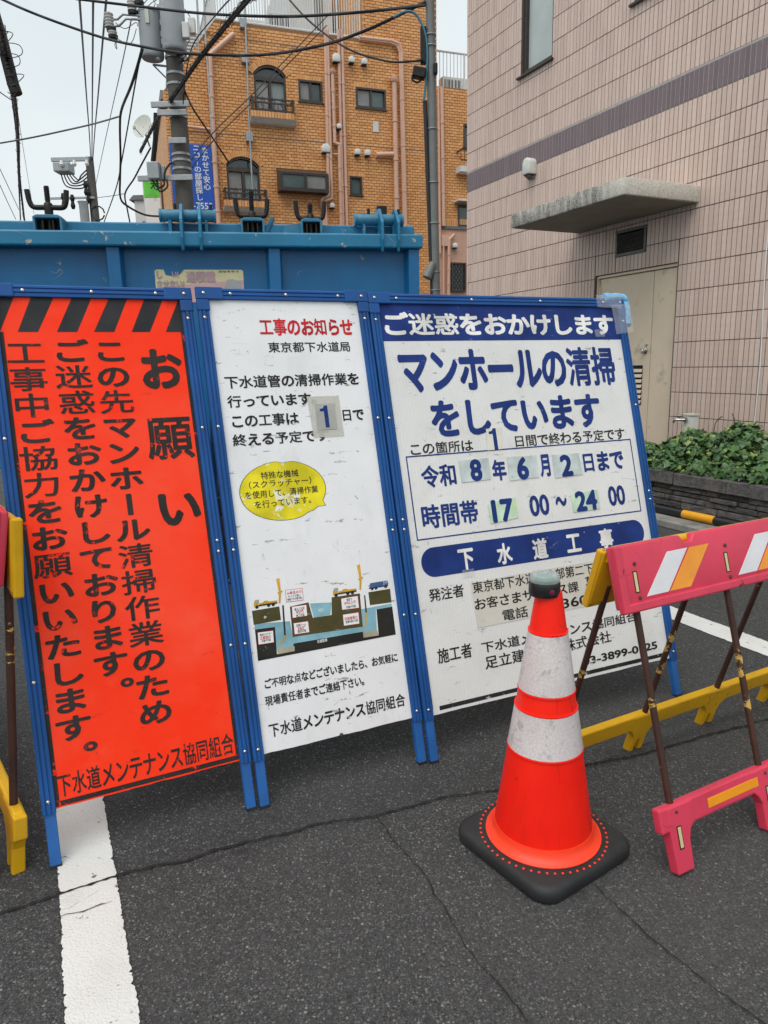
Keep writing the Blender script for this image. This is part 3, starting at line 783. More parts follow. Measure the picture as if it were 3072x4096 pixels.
# standpipe with tap
tp = DN * 5.86 + DS * 5.09; tp.z = .34
stp = empty('standpipe', Matrix.Translation((tp.x, tp.y, 0)) @ Matrix.Rotation(radians(-64.4), 4, 'Z'), 'short pale garden standpipe with chrome tap standing in the ivy', 'standpipe')
MB().box(-.055, .055, -.04, .05, .3, .80).build('post', 'vent_white', stp, bevel=.006)
MB().box(-.062, .062, -.047, .057, .801, .823).build('cap', 'cream_plastic', stp, bevel=.005)
tpb = MB(); tpb.tube([(-.02, -.04, .765), (-.02, -.065, .765)], .024, 14).tube(smooth_path([(-.02, -.06, .765), (-.05, -.10, .765), (-.085, -.125, .762), (-.10, -.13, .735)], 4), .013, 10).tube([(-.05, -.10, .77), (-.05, -.10, .80)], .010, 10)
tpb.build('tap', 'chrome', stp, smooth=40)
MB().tube([(-.085, -.10, .805), (-.015, -.10, .805)], .008, 8).build('tap_handle', 'chrome', stp, smooth=40)
# concrete edge strip with a black and yellow pole lying on it
kerb = MB(); kerb.box(-9.5, -1.2, -.34, -.05, 0, .06)
tag(kerb.build('kerb', 'concrete', None, PF.M, bevel=.01), 'low concrete kerb strip at the foot of the stone planter', kind='structure')
a = at('R6', 600, 1972, 6.16); b = at('R6', 1030, 2066, 5.62)
gp = empty('striped_pole', Matrix.Identity(4), 'yellow and black striped pole lying along the foot of the stone planter', 'pole')
A_ = PF.M @ Vector((-5.35, -.15, .097)); B_ = PF.M @ Vector((-2.9, -.13, .097))
nseg = 8
for k in range(nseg):
    MB().tube([A_.lerp(B_, k / nseg), A_.lerp(B_, (k + .999) / nseg)], .036, 14, cap=(k in (0, nseg - 1))).build('stripe', 'stripe_yellow' if k % 2 == 0 else 'stripe_black', gp, smooth=40)

# ================================================================== orange brick apartment building
BF = Frame((0, 22, 0), radians(19.4))
bb = empty('brick_building', BF.M, 'orange brick apartment block with arched windows and salmon drain pipes behind the truck', 'building')
def B(x, y, yo=0.0): return BF.hit('RB', x, y, yo)
def BR(x0, y0, x1, y1, yo=0.0): return BF.rect('RB', x0, y0, x1, y1, yo)
uL = BF.hit('R1', 1107, 900)[0]
zs_ = BF.hit('R1', 1107, 605)[1]                      # slope starts
uT, zR = BF.hit('R1', 1425, 122)
zR = B(520, 146)[1]
uTow0, uTow1 = B(1047, 120)[0], B(1446, 300)[0]
uW = B(1640, 700)[0] + 3.5
zW = B(1540, 487)[1]
zG = B(1540, 1257)[1]                                 # top of the stucco ground floor of the wing
zTow = zR + 4.6
w3 = BR(682, 440, 815, 570); w4 = BR(1000, 482, 1165, 608); w5 = BR(560, 926, 835, 1076); w6 = BR(967, 975, 1035, 1080)
wing1 = (B(1595, 700)[0], B(1595, 700)[0] + .8, B(1600, 812)[1], B(1600, 690)[1])
wing2 = (B(1565, 1200)[0], B(1565, 1200)[0] + 1.3, B(1590, 1257)[1] + .03, B(1590, 1135)[1])
def arched(x0, x1, yb, ys, ya):
    a = B(x0, (ys + yb) / 2)[0]; b = B(x1, (ys + yb) / 2)[0]; xm = (x0 + x1) / 2
    return dict(u0=a, u1=b, z0=B(xm, yb)[1], zs=B(xm, ys)[1], za=B(xm, ya)[1])
A1 = arched(440, 615, 632, 412, 362); A2 = arched(290, 470, 1122, 915, 868)
def arc_of(A):
    hw = (A['u1'] - A['u0']) / 2; sg = A['za'] - A['zs']; R = (hw * hw + sg * sg) / (2 * sg)
    return (A['u0'] + A['u1']) / 2, A['za'] - R, R, math.asin(hw / R)
BH = [w3, w4, w6, wing1, wing2, (w5[0] + .05, w5[1] - .05, w5[2] + .05, w5[3] - .05)] + [(A['u0'], A['u1'], A['z0'], A['za']) for A in (A1, A2)]
def clip_half(poly, f):
    out = []
    for i in range(len(poly)):
        p, q = poly[i], poly[(i + 1) % len(poly)]; a, b = f(p), f(q)
        if a >= 0: out.append(p)
        if (a >= 0) != (b >= 0):
            t = a / (a - b); out.append((p[0] + (q[0] - p[0]) * t, p[1] + (q[1] - p[1]) * t))
    return out
sl_ = (zR - zs_) / (uT - uL)
slope = lambda p: zs_ + (p[0] - uL) * sl_ - p[1]
fw = holed(uL, uTow0, 0, zR, BH, 0, lambda P: clip_half(P, slope))
h2 = holed(uTow0, uTow1, 0, zTow, BH, 0); fw.add(h2.v, h2.f)
h3 = holed(uTow1, uW, 0, zW, BH, 0); fw.add(h3.v, h3.f)
for h in BH:
    for a, b in (((h[0], h[2]), (h[0], h[3])), ((h[1], h[2]), (h[1], h[3])), ((h[0], h[3]), (h[1], h[3])), ((h[0], h[2]), (h[1], h[2]))):
        fw.quad((a[0], 0, a[1]), (b[0], 0, b[1]), (b[0], .16, b[1]), (a[0], .16, a[1]))
for A in (A1, A2):                                     # spandrels over the arches
    cx, cz, R, t = arc_of(A); n = 12
    P = [(cx + R * sin(-t + 2 * t * i / n), cz + R * cos(-t + 2 * t * i / n)) for i in range(n + 1)]
    for i in range(n): fw.quad((P[i][0], 0, P[i][1]), (P[i + 1][0], 0, P[i + 1][1]), (P[i + 1][0], 0, A['za']), (P[i][0], 0, A['za']))
fw.build('wall', 'brick_joint', bb, fix=False)
BW, BHH, BJ = .160, .0755, .0105
# the sides, roof slopes and tower returns, seen at a grazing angle
yE = BF.hitx('R1', 918, 1085, uL)[0]; yE = max(6, min(yE, 26))
sd = MB(); sd.quad((uL, .0, 0), (uL, yE, 0), (uL, yE, zs_), (uL, .0, zs_)); sd.build('side_wall', 'brick_side', bb, fix=False)
MB().quad((uTow0, .0, zR), (uTow0, 5, zR), (uTow0, 5, zTow), (uTow0, .0, zTow)).quad((uTow1, 0, zW), (uTow1, 5, zW), (uTow1, 5, zTow), (uTow1, 0, zTow)).build('tower_side', 'brick_side', bb, fix=False)
MB().quad((uL, .0, zs_), (uL, yE, zs_), (uT, yE, zR), (uT, .0, zR)).quad((uT, 0, zR), (uT, yE, zR), (uTow0, yE, zR), (uTow0, 0, zR)).quad((uTow0, 0, zTow), (uTow0, 5, zTow), (uTow1, 5, zTow), (uTow1, 0, zTow)) \
    .quad((uTow1, 0, zW), (uTow1, 9, zW), (uW, 9, zW), (uW, 0, zW)).quad((uTow0, 5, zR), (uTow1, 5, zR), (uTow1, 5, zTow), (uTow0, 5, zTow)).build('roof', 'roof_grey', bb, fix=False)
MB().box(uL - .06, uL + .02, .3, yE, zs_ - .10, zs_ + .12).build('parapet', 'concrete', bb)
# bricks
def in_arch(A, u, z, pad=0):
    cx, cz, R, t = arc_of(A)
    return A['u0'] - pad < u < A['u1'] + pad and A['z0'] < z and (z < A['zs'] or hypot(u - cx, z - cz) < R + pad)
def inside_wall(u, z):
    if z < .05: return False
    if u < uTow0: return z < zR - .02 and slope((u, z)) > .03 if u < uT else z < zR - .02
    if u < uTow1: return z < zTow
    return zG + .26 < z < zW - .02
ring = .155
bc = []; br = MB()
bmesh0 = tile_mesh(BW - BJ, BHH - BJ, .010, .004)
nrow = int(zTow / BHH)
ARC = (A1, A2)
for j in range(nrow):
    z = .02 + j * BHH
    if z > zR + 2.2: break
    off = (j % 2) * BW / 2
    for i in range(int((uW - uL) / BW) + 1):
        u = uL + i * BW - off; pieces = [(max(u, uL), u + BW - BJ)]
        zc = z + BHH / 2
        if not inside_wall(max(u + BW / 2, uL + .01), z + BHH): continue
        if any(in_arch(A, u + BW / 2, zc, ring - .03) and not (zc < A['zs'] - .02) for A in ARC): continue
        full_ = pieces[0][0] == u
        holes = [h for h in BH[:6]] + [(A['u0'], A['u1'], A['z0'], A['zs']) for A in ARC]
        for h in holes:
            if h[2] < zc < h[3]:
                out = []
                for p, q in pieces:
                    if q <= h[0] or p >= h[1]: out.append((p, q)); continue
                    full_ = False
                    if p < h[0]: out.append((p, h[0] - .002))
                    if q > h[1]: out.append((h[1] + .002, q))
                pieces = out
        jj = random.gauss(0, .0012)
        if full_:
            P = proj(BF.M @ Vector((u, 0, z))); vis = 640 < P[0] < 1680 and 120 < P[1] < 860
            bc.append((0 if vis else 1, P[2] + random.uniform(0, 3.5), u, z, jj))
        else:
            for p, q in pieces:
                if q - p > .015:
                    t = tile_mesh(q - p, BHH - BJ, .010, .004); br.add([(x + p, y + jj, zz + z) for x, y, zz in t.v], t.f)
bc.sort()
bmd = bmesh0.build('brick', 'brick_face', data_only=True, fix=False)
for k, (_, _, u, z, jj) in enumerate(bc):
    if k < 300: inst(bmd, 'brick', bb, Matrix.Translation((u, jj, z)))
    else: br.add([(x + u, y + jj, zz + z) for x, y, zz in bmesh0.v], bmesh0.f)
tag(br.build('brickwork', 'brick_face', bb, fix=False), kind='stuff')
# soldier bricks: arches, lintels and the band over the stucco
sb = MB()
def soldier(u0, u1, z0, z1, y=-.011, pitch=.0755):
    n = max(1, round((u1 - u0) / pitch)); w = (u1 - u0) / n
    for i in range(n):
        t = tile_mesh(w - .010, z1 - z0 - .008, .006, .003); sb.add([(x + u0 + i * w, yy + y, zz + z0) for x, yy, zz in t.v], t.f)
for A in ARC:
    cx, cz, R, t = arc_of(A); n = 20
    for i in range(n):
        a0 = -t - .06 + (2 * t + .12) * i / n; a1 = -t - .06 + (2 * t + .12) * (i + .86) / n
        P = [(cx + r * sin(q), cz + r * cos(q)) for r, q in ((R + .008, a0), (R + .008, a1), (R + ring, a1), (R + ring, a0))]
        sb.prism(P, -.016, .0)
for h in (w3, w4, w6): soldier(h[0] - .06, h[1] + .06, h[3] + .004, h[3] + .13)
soldier(uTow1, uW, zG + .02, zG + .25)
tag(sb.build('soldier_course', 'brick_face', bb, fix=False), kind='stuff')
MB().box(uTow1, uW, -.012, .0, 0, zG - .06).build('stucco', 'salmon_stucco', bb)
MB().box(uTow1, uW, -.06, .0, zG - .06, zG + .02).build('cornice', 'roof_grey', bb)
for z in (B(520, 765)[1], B(520, 240)[1]):             # expansion joints
    MB().box(uL, uTow1, -.0125, -.004, z - .008, z + .006).build('expansion_joint', 'roof_grey', bb)
# windows
def slider(h, mats, name='window', proud=.0, mid=.5):
    a, b, c, d = h; e = .042; fr = MB(); y0, y1 = -.02 - proud, .10 - proud
    fr.box(a - .01, a + e, y0, y1, c - .01, d + .01).box(b - e, b + .01, y0, y1, c - .01, d + .01).box(a + e, b - e, y0, y1, c - .01, c + e).box(a + e, b - e, y0, y1, d - e, d + .01)
    mu = a + (b - a) * mid; fr.box(mu - .03, mu + .03, y0 + .02, y1, c + e, d - e)
    o = fr.build(name, 'bronze_frame', bb)
    MB().quad((a + e, .05 - proud, c + e), (mu - .03, .05 - proud, c + e), (mu - .03, .05 - proud, d - e), (a + e, .05 - proud, d - e)).build('pane', mats[0], o, fix=False)
    if mid < .95: MB().quad((mu + .03, .06 - proud, c + e), (b - e, .06 - proud, c + e), (b - e, .06 - proud, d - e), (mu + .03, .06 - proud, d - e)).build('pane', mats[1], o, fix=False)
    MB().box(a - .04, b + .04, -.05 - proud, .02 - proud, c - .045, c - .012).build('sill', 'bronze_frame', o)
    return o
slider(w3, ('frosted_glass', 'window_glass')); slider(w4, ('frosted_glass', 'teal_glass')); slider(w6, ('teal_glass', 'teal_glass'), mid=.97)
slider(wing2, ('teal_glass', 'window_glass')); slider(wing1, ('window_glass', 'window_glass'))
MB().box(wing2[0] - .15, wing2[1] + .15, -.35, -.0, wing2[3] + .05, wing2[3] + .10).build('window_hood', 'white_trim', bb)
a, b, c, d = w5; by = .34                                # bay window
bw_ = MB(); e = .09
bw_.box(a, b, -by, .0, c - .03, c + .06).box(a, a + e, -by, -.0, c + .06, d - .17).box(b - e, b, -by, 0, c + .06, d - .17).prism([(-by, d - .17), (.0, d - .02), (0, d - .17)], a, b, 'x')
bw_.box(a + e, b - e, -by, -by + .05, d - .23, d - .17).box(a + (b - a) * .53 - .035, a + (b - a) * .53 + .035, -by, -by + .05, c + .06, d - .23)
bo = bw_.build('bay_window', 'bronze_frame', bb)
mu = a + (b - a) * .53
MB().quad((a + e, -by + .03, c + .06), (mu - .03, -by + .03, c + .06), (mu - .03, -by + .03, d - .2), (a + e, -by + .03, d - .2)).build('pane', 'teal_glass', bo, fix=False)
MB().quad((mu + .03, -by + .035, c + .06), (b - e, -by + .035, c + .06), (b - e, -by + .035, d - .2), (mu + .03, -by + .035, d - .2)).build('pane', 'frosted_glass', bo, fix=False)
def arch_window(A, bal, ledge):
    cx, cz, R, t = arc_of(A); n = 14; e = .05
    fr = MB(); a, b = A['u0'], A['u1']
    out = [(cx + R * sin(-t + 2 * t * i / n), cz + R * cos(-t + 2 * t * i / n)) for i in range(n + 1)]
    inn = [(cx + (R - e) * sin(-t + 2 * t * i / n), cz + (R - e) * cos(-t + 2 * t * i / n)) for i in range(n + 1)]
    for i in range(n): fr.prism([out[i], out[i + 1], inn[i + 1], inn[i]], .02, .12)
    zt = A['zs'] - .16
    fr.box(a, a + e, .02, .12, A['z0'], A['zs']).box(b - e, b, .02, .12, A['z0'], A['zs']).box(a + e, b - e, .02, .12, zt, zt + .1)
    mu = (a + b) / 2; fr.box(mu - .032, mu + .032, .03, .12, A['z0'], zt).box(a + e, b - e, .03, .12, A['z0'], A['z0'] + .07)
    o = fr.build('arched_window', 'bronze_frame', bb)
    top = [(a + e, zt + .1)] + inn + [(b - e, zt + .1)]
    MB().add([(p[0], .09, p[1]) for p in top], [tuple(range(len(top)))]).build('fanlight', 'window_glass', o, fix=False)
    for s_, q, mt in ((a + e, mu - .045, 'frosted_glass'), (mu + .045, b - e, 'curtain')):
        MB().quad((s_, .09, A['z0'] + .07), (q, .09, A['z0'] + .07), (q, .09, zt), (s_, .09, zt)).build('pane', mt, o, fix=False)
    # guard rail standing proud on a brick sill
    x0, x1, z0, z1 = bal; gy = -.26
    rl = empty('guard_rail', Matrix.Identity(4)); rl.parent = bb
    fr = MB()
    for z in (z0 + .03, z1 - .13, z1 - .03): fr.box(x0, x1, gy, gy + .04, z, z + .034)
    for x in (x0, x1 - .05): fr.box(x, x + .05, gy - .001, gy + .051, z0, z1 + .02).box(x, x + .05, gy + .05, 0, z1 - .03, z1 + .014).box(x, x + .05, gy + .05, 0, z0 + .03, z0 + .07)
    fr.build('rail_frame', 'bronze_frame', rl)
    nb = 13
    for i in range(1, nb):
        x = x0 + (x1 - x0) * i / nb
        if i in (3, 4, 9, 10): continue
        MB().box(x - .008, x + .008, gy + .017, gy + .033, z0 + .06, z1 - .13).build('baluster', 'bronze_frame', rl)
    for i in (3.5, 6.5, 9.5):                             # scroll work
        x = x0 + (x1 - x0) * i / nb
        sc = MB()
        for sg in (-1, 1):
            zc = (z0 + z1) / 2 - .05 + sg * .11
            sc.tube([(x + .055 * sg * cos(q), gy + .025, zc + .085 * sin(q)) for q in [k * .5 for k in range(0, 12)]], .010, 5)
        sc.tube([(x, gy + .025, z0 + .06), (x, gy + .025, z1 + .05)], .009, 5)
        sc.build('scroll', 'bronze_frame', rl)
    lz0, lz1 = ledge
    for i in range(int((x1 - x0 + .06) / .078)):
        x = x0 - .03 + i * .078
        sb2 = MB().box(x, x + .068, gy - .03, -.01, lz1 + .01, z0 - .005); sb2.build('sill_brick', 'brick_face', bb)
    MB().prism([(gy - .04, lz1), (-.01, lz1), (-.01, lz0 - .02), (gy + .10, lz0)], x0 - .04, x1 + .05, 'x').build('ledge', 'white_trim', bb, bevel=.01)
def bal(x0, x1, y0, y1, l0, l1):
    gy = -.26; r_ = BR(x0, y0, x1, y1, gy); xm = (x0 + x1) / 2
    return (B(x0, (y0 + y1) / 2, gy)[0], B(x1, (y0 + y1) / 2, gy)[0], B(xm, y1, gy)[1], B(xm, y0, gy)[1]), (B(xm, l1, gy)[1], B(xm, l0, gy)[1])
arch_window(A1, *bal(424, 660, 545, 620, 655, 680)); arch_window(A2, *bal(275, 510, 1045, 1110, 1146, 1166))
# drain pipes and conduits
def pipe(pts, r, mat='salmon_pipe', y=-.10, name='pipe', collar=True):
    P = []
    for i, q in enumerate(pts):
        u, z = B(*q, y); P.append(Vector((u, y, z)))
    r *= .8
    mb = MB()
    for i in range(len(P) - 1): mb.tube([P[i], P[i + 1]], r, 10)
    for p in P[1:-1]: mb.lathe([(0.001, -r * 1.1), (r * 1.1, 0), (.001, r * 1.1)], 8, p)
    o = mb.build(name, mat, bb, smooth=50)
    if collar:
        for i in range(len(P) - 1):
            d = P[i + 1] - P[i]
            if abs(d.z) > 1.5:
                for t in [k / 4 for k in (1, 2, 3)]: MB().tube([P[i] + d * t + Vector((0, 0, -.025)), P[i] + d * t + Vector((0, 0, .025))], r * 1.22, 10).build('pipe_collar', mat, bb, smooth=50)
    return o
pipe([(831, 168), (849, 1085), (812, 1098), (830, 1300)], .062); pipe([(843, 168), (868, 1098), (830, 1112), (842, 1300)], .05, y=-.11)
pipe([(870, 405), (884, 792), (908, 800), (920, 1300)], .062, y=-.12)
pipe([(903, 165), (931, 1300)], .055, y=-.09); pipe([(922, 165), (953, 1300)], .055, y=-.09)
pipe([(1212, 450), (1229, 1300)], .085, y=-.13); MB().lathe([(.085, 0), (.115, .05), (.115, .12), (.05, .15)], 12, (B(1212, 450, -.13)[0], -.13, B(1212, 455, -.13)[1])).build('pipe_cap', 'salmon_pipe', bb, smooth=40)
MB().lathe([(.062, 0), (.09, .04), (.09, .10), (.04, .12)], 12, (B(870, 405, -.12)[0], -.12, B(870, 408, -.12)[1])).build('pipe_cap', 'salmon_pipe', bb, smooth=40)
pipe([(1020, 207), (1195, 226), (1238, 243), (1253, 285), (1277, 1300)], .06); pipe([(1020, 216), (1190, 236), (1228, 252), (1243, 290), (1266, 1300)], .05, y=-.09)
pipe([(1112, 856), (1220, 853)], .085, y=-.11, collar=False); pipe([(875, 853), (912, 853)], .035, y=-.10, collar=False)
pipe([(325, 188), (192, 304), (212, 760), (246, 1300)], .085, y=-.12); pipe([(60, 698), (196, 716)], .05, y=-.12, collar=False)
pipe([(1474, 482), (1486, 1250)], .07); pipe([(1456, 482), (1466, 1400)], .045); pipe([(1545, 1297), (1516, 1325), (1512, 1650)], .06); pipe([(1485, 1340), (1487, 1650)], .035)
pipe([(384, -20), (406, 600), (440, 1300)], .032, 'galvanised', -.16, 'conduit'); pipe([(160, -20), (168, 180), (205, 760)], .03, 'galvanised', -.16, 'conduit'); pipe([(120, -20), (130, 300)], .02, 'galvanised', -.16, 'conduit')
for x, y in ((376, 132), (386, 325), (410, 760)):
    u, z = B(x, y, -.08); MB().box(u - .09, u + .09, -.16, -.01, z - .11, z + .11).build('conduit_bracket', 'galvanised', bb, bevel=.01)
u, z = B(1490, 1335); MB().box(u - .14, u + .14, -.12, -.01, z - .15, z + .15).build('junction_box', 'salmon_pipe', bb, bevel=.01)
# vent hoods and a blank plate
for x, y, r in ((885, 328, .135), (970, 338, .10), (1040, 348, .10), (900, 705, .085), (828, 825, .145), (1002, 845, .10), (1058, 850, .10), (863, 1140, .085), (1540, 1360, .09)):
    r *= .82; u, z = B(x, y); mb = MB()
    poly = [(u + r, z - r)] + [(u + p[0], z + p[1] * .9) for p in arc(0, 0, r, 0, pi, 10)] + [(u - r, z - r)]
    mb.prism(poly, -.17, -.008); o = mb.build('vent_hood', 'vent_white', bb, bevel=.02, smooth=50)
    MB().box(u - r * .8, u + r * .8, -.15, -.02, z - r - .02, z - r + .001).build('vent_mouth', 'dark_reveal', o)
h = BR(1093, 672, 1125, 733); MB().box(h[0], h[1], -.03, -.008, h[2], h[3]).build('blank_plate', 'white_trim', bb, bevel=.004)
# wing: guard grille and lattice window
x0, z1 = B(1580, 822, -.3); z0 = B(1590, 888, -.3)[1]
gr = MB(); gr.box(x0, x0 + 1.4, -.32, -.28, z1 - .04, z1).box(x0, x0 + 1.4, -.32, -.28, z0, z0 + .04)
for i in range(12): gr.box(x0 + i * .12, x0 + i * .12 + .016, -.31, -.29, z0 + .04, z1 - .04)
gr.box(x0, x0 + .03, -.28, 0, z1 - .04, z1).build('guard_rail', 'bronze_frame', bb)
MB().box(x0 - .02, x0 + 1.45, -.34, -.01, z0 - .3, z0 - .14).build('ledge', 'white_trim', bb)
h = BR(1522, 1453, 1602, 1615); gw = MB(); e = .045
gw.box(h[0], h[1], -.10, -.05, h[2], h[2] + e).box(h[0], h[1], -.10, -.05, h[3] - e, h[3]).box(h[0], h[0] + e, -.10, -.05, h[2] + e, h[3] - e).box(h[1] - e, h[1], -.10, -.05, h[2] + e, h[3] - e)
go = gw.build('lattice_window', 'bronze_frame', bb)
MB().box(h[0], h[1], -.04, -.013, h[2], h[3]).build('pane', 'window_glass', go)
lt = MB(); W_, H_ = h[1] - h[0], h[3] - h[2]
for k in range(-8, 8):
    for sg in (1, -1):
        pts = []
        for t in [q / 40 for q in range(41)]:
            x = h[0] + W_ * t; z = h[2] + H_ / 2 + k * .17 + sg * (t - .5) * W_ * 1.5
            if h[2] < z < h[3]: pts.append((x, -.075, z))
        if len(pts) > 2: lt.tube([pts[0], pts[-1]], .010, 4)
lt.build('lattice', 'bronze_frame', go)
# roof railings
def railing(pa, pb, hgt, name, n, parent):
    pa, pb = Vector(pa), Vector(pb); r = empty(name, Matrix.Identity(4)); r.parent = parent
    fr = MB()
    for z in (.12, hgt): fr.tube([pa + Vector((0, 0, z)), pb + Vector((0, 0, z))], .03, 6)
    fr.build('rail', 'white_trim', r)
    me = MB().tube([(0, 0, .12), (0, 0, hgt)], .013, 5).build('picket', 'white_trim', data_only=True); mp_ = MB().tube([(0, 0, 0), (0, 0, hgt)], .028, 6).build('post', 'white_trim', data_only=True)
    for i in range(n + 1):
        p = pa.lerp(pb, i / n); inst(mp_ if i % 9 == 0 else me, 'post' if i % 9 == 0 else 'picket', r, Matrix.Translation(p))
railing((uT + .05, .25, zR), (uTow0 - .05, .25, zR), 1.15, 'railing', 54, bb)
railing((uT + .05, .3, zR), (uT + .05, 4, zR), 1.15, 'railing', 18, bb)
railing((uTow1 + .05, .4, zW), (uW, .4, zW), 1.1, 'railing', 40, bb)
# rooftop stair hut and fire stair at the left
hx0, hx1 = B(640, 60)[0], B(800, 60)[0]
MB().box(hx0 + .4, hx1 + 1.0, 2.2, 5, zR, zR + 2.6).build('roof_hut', 'white_wall', bb); MB().box(hx0 + 1.5, hx1 + .4, 2.16, 2.2, zR, zR + 1.9).build('hut_door', 'frosted_glass', bb)
st = MB(); q0 = Vector((uT - .9, 1.2, zR - .9))
for k in range(6): st.box(uT - .75 + k * .02, uT - .1, 1.4 + k * .26, 1.64 + k * .26, zR - .3 + k * .19, zR - .26 + k * .19)
st.tube([(uT - .7, 1.3, zR - .4), (uT - .7, 1.3, zR + 3)], .03, 6).tube([(uT - .3, 1.0, zR - .4), (uT - .3, 1.0, zR + 3)], .03, 6).tube([(uT - .7, 1.3, zR + .9), (uT - .7, 3.2, zR + 2.3)], .025, 6).tube([(uT - .7, 1.3, zR + .4), (uT - .7, 3.2, zR + 1.8)], .025, 6)
st.build('fire_stair', 'white_trim', bb)
# air conditioners on the roofs
def aircon(u, y, z, label):
    o = empty('air_conditioner', BF.M @ Matrix.Translation((u, y, z)), label, 'air conditioner', 'rooftop air conditioners')
    MB().box(-.42, .42, -.16, .16, .08, .68).build('case', 'vent_white', o, bevel=.015)
    for k in range(11): MB().box(-.36 + k * .05, -.335 + k * .05, -.168, -.161, .16, .60).build('fin', 'dark_reveal', o)
    MB().box(-.35, -.28, -.14, .14, 0, .08).box(.28, .35, -.14, .14, 0, .08).build('feet', 'roof_grey', o)
u, z = B(590, 150, .9); aircon(u, .9, zR + .02, 'white air conditioner on the brick roof behind the railing')
u, z = B(450, 150, .9); aircon(u, 1.5, zR + .02, 'farther air conditioner near the roof stair of the brick building')
u, z = B(1538, 480, 1.2); aircon(u, 1.2, zW + .02, 'white air conditioner on the lower brick wing roof')
# satellite dish on the side parapet
dd = BF.hitx('R1', 943, 835, uL - .05)[0]
P = at('R1', 943, 838, 27.0)
ds = empty('satellite_dish', Matrix.Translation(P) @ Matrix.Rotation(radians(-24), 4, 'Z'), 'pale round satellite dish on the side parapet of the brick building', 'satellite dish')
MB().lathe([(.02, -.05), (.2, -.04), (.38, 0.0), (.405, .012), (.405, .02), (.38, .012), (.2, -.028), (.02, -.038)], 24, (0, 0, 0), Matrix.Rotation(radians(74), 4, 'X')).build('reflector', 'cream_plastic', ds, smooth=40)
MB().tube([(.0, .05, 0), (.05, .25, -.6)], .03, 8).tube([(0, 0, -.35), (.05, -.45, -.18)], .015, 6).build('mount', 'galvanised', ds)
MB().box(.01, .09, -.5, -.42, -.22, -.13).build('feed_horn', 'cream_plastic', ds, bevel=.01)
# blue letting-agent board on the facade
h = BF.rect('R1', 1122, 945, 1424, 1400, -.09); h = (h[0], BF.hit('R1', 1416, 1200, -.09)[0], h[2] , BF.hit('R1', 1270, 955, -.09)[1])
ad = empty('advertising_board', BF.M, 'blue board with white vertical Japanese lettering on the brick facade', 'sign')
MB().box(h[0], h[1], -.09, -.02, h[2], h[3]).build('board', 'ad_blue', ad, bevel=.01)
tf = lambda x, y, w: (x, -.092 - w, y)
def colrect(rg, xl, xr, yt, yb):
    xm, ym = (xl + xr) / 2, (yt + yb) / 2
    return (BF.hit(rg, xl, ym, -.09)[0], BF.hit(rg, xr, ym, -.09)[0], BF.hit(rg, xm, yb, -.09)[1], BF.hit(rg, xm, yt, -.09)[1])
letter('\n'.join('まかせて安心'), colrect('R1', 1344, 1390, 978, 1260), .002, 'ad_white', ad, to=tf, weight=.02)
letter('\n'.join('ニコ︱の部屋探し'), colrect('R1', 1290, 1338, 968, 1330), .002, 'ad_white', ad, to=tf, weight=.02)
letter('-7555', colrect('R1', 1282, 1410, 1345, 1388), .002, 'ad_white', ad, to=tf, weight=.02)
letter('3', colrect('R1', 1166, 1188, 1330, 1372), .002, 'ad_white', ad, to=tf, weight=.02)
# green and white projecting sign box
P0, P1 = at('R1', 943, 1200, 23.2), at('R1', 1083, 1500, 23.2)
pj = empty('projecting_sign', Matrix.Translation((P0.x, 23.2, 0)), 'green and white box sign beside the brick corner below the cable box', 'sign')
wd_ = P1.x - P0.x; z1 = P0.z; z0 = P1.z; zg = at('R1', 943, 1312, 23.2).z; zh = at('R1', 943, 1420, 23.2).z
MB().box(0, wd_, 0, .35, z0 - .6, z1 + .02).build('case', 'white_wall', pj, bevel=.01)
MB().box(.03, wd_ - .03, -.012, -.001, zg, z1).build('green_panel', 'ad_green', pj); MB().box(.03, wd_ - .03, -.012, -.001, z0 - .5, zg - .02).build('white_panel', 'ad_white', pj)
tp2 = lambda x, y, w: (x, -.014 - w, y)
letter('寿', (.24, .52, zg + .2, zg + .55), .002, 'ink_black', pj, to=tp2); letter('福', (.85, 1.1, zg + .25, zg + .58), .002, 'ink_black', pj, to=tp2)
letter('フローリアン', (.32, wd_ - .12, zh + .35, zh + .55), .002, 'ad_red', pj, to=tp2)
MB().box(-.03, wd_ + .4, .15, .2, z1 - .6, z1 - .55).build('bracket', 'galvanised', pj)
# white house far down the street
P = at('R1', 890, 1330, 34)
wh = empty('white_house', Matrix.Translation((P.x, 34, 0)), 'white house far down the street left of the brick building', 'building')
MB().box(0, 4, 0, 8, 0, P.z).build('wall', 'white_wall', wh); MB().prism([(-.2, P.z), (4.2, P.z), (4.0, P.z + .2), (0, P.z + .2)], -.1, 8.1).build('roof', 'roof_grey', wh)
for k in range(3): MB().box(.3 + k * 1.1, 1.0 + k * 1.1, -.03, .02, P.z - 2.0, P.z - .9).build('window', 'window_glass', wh)

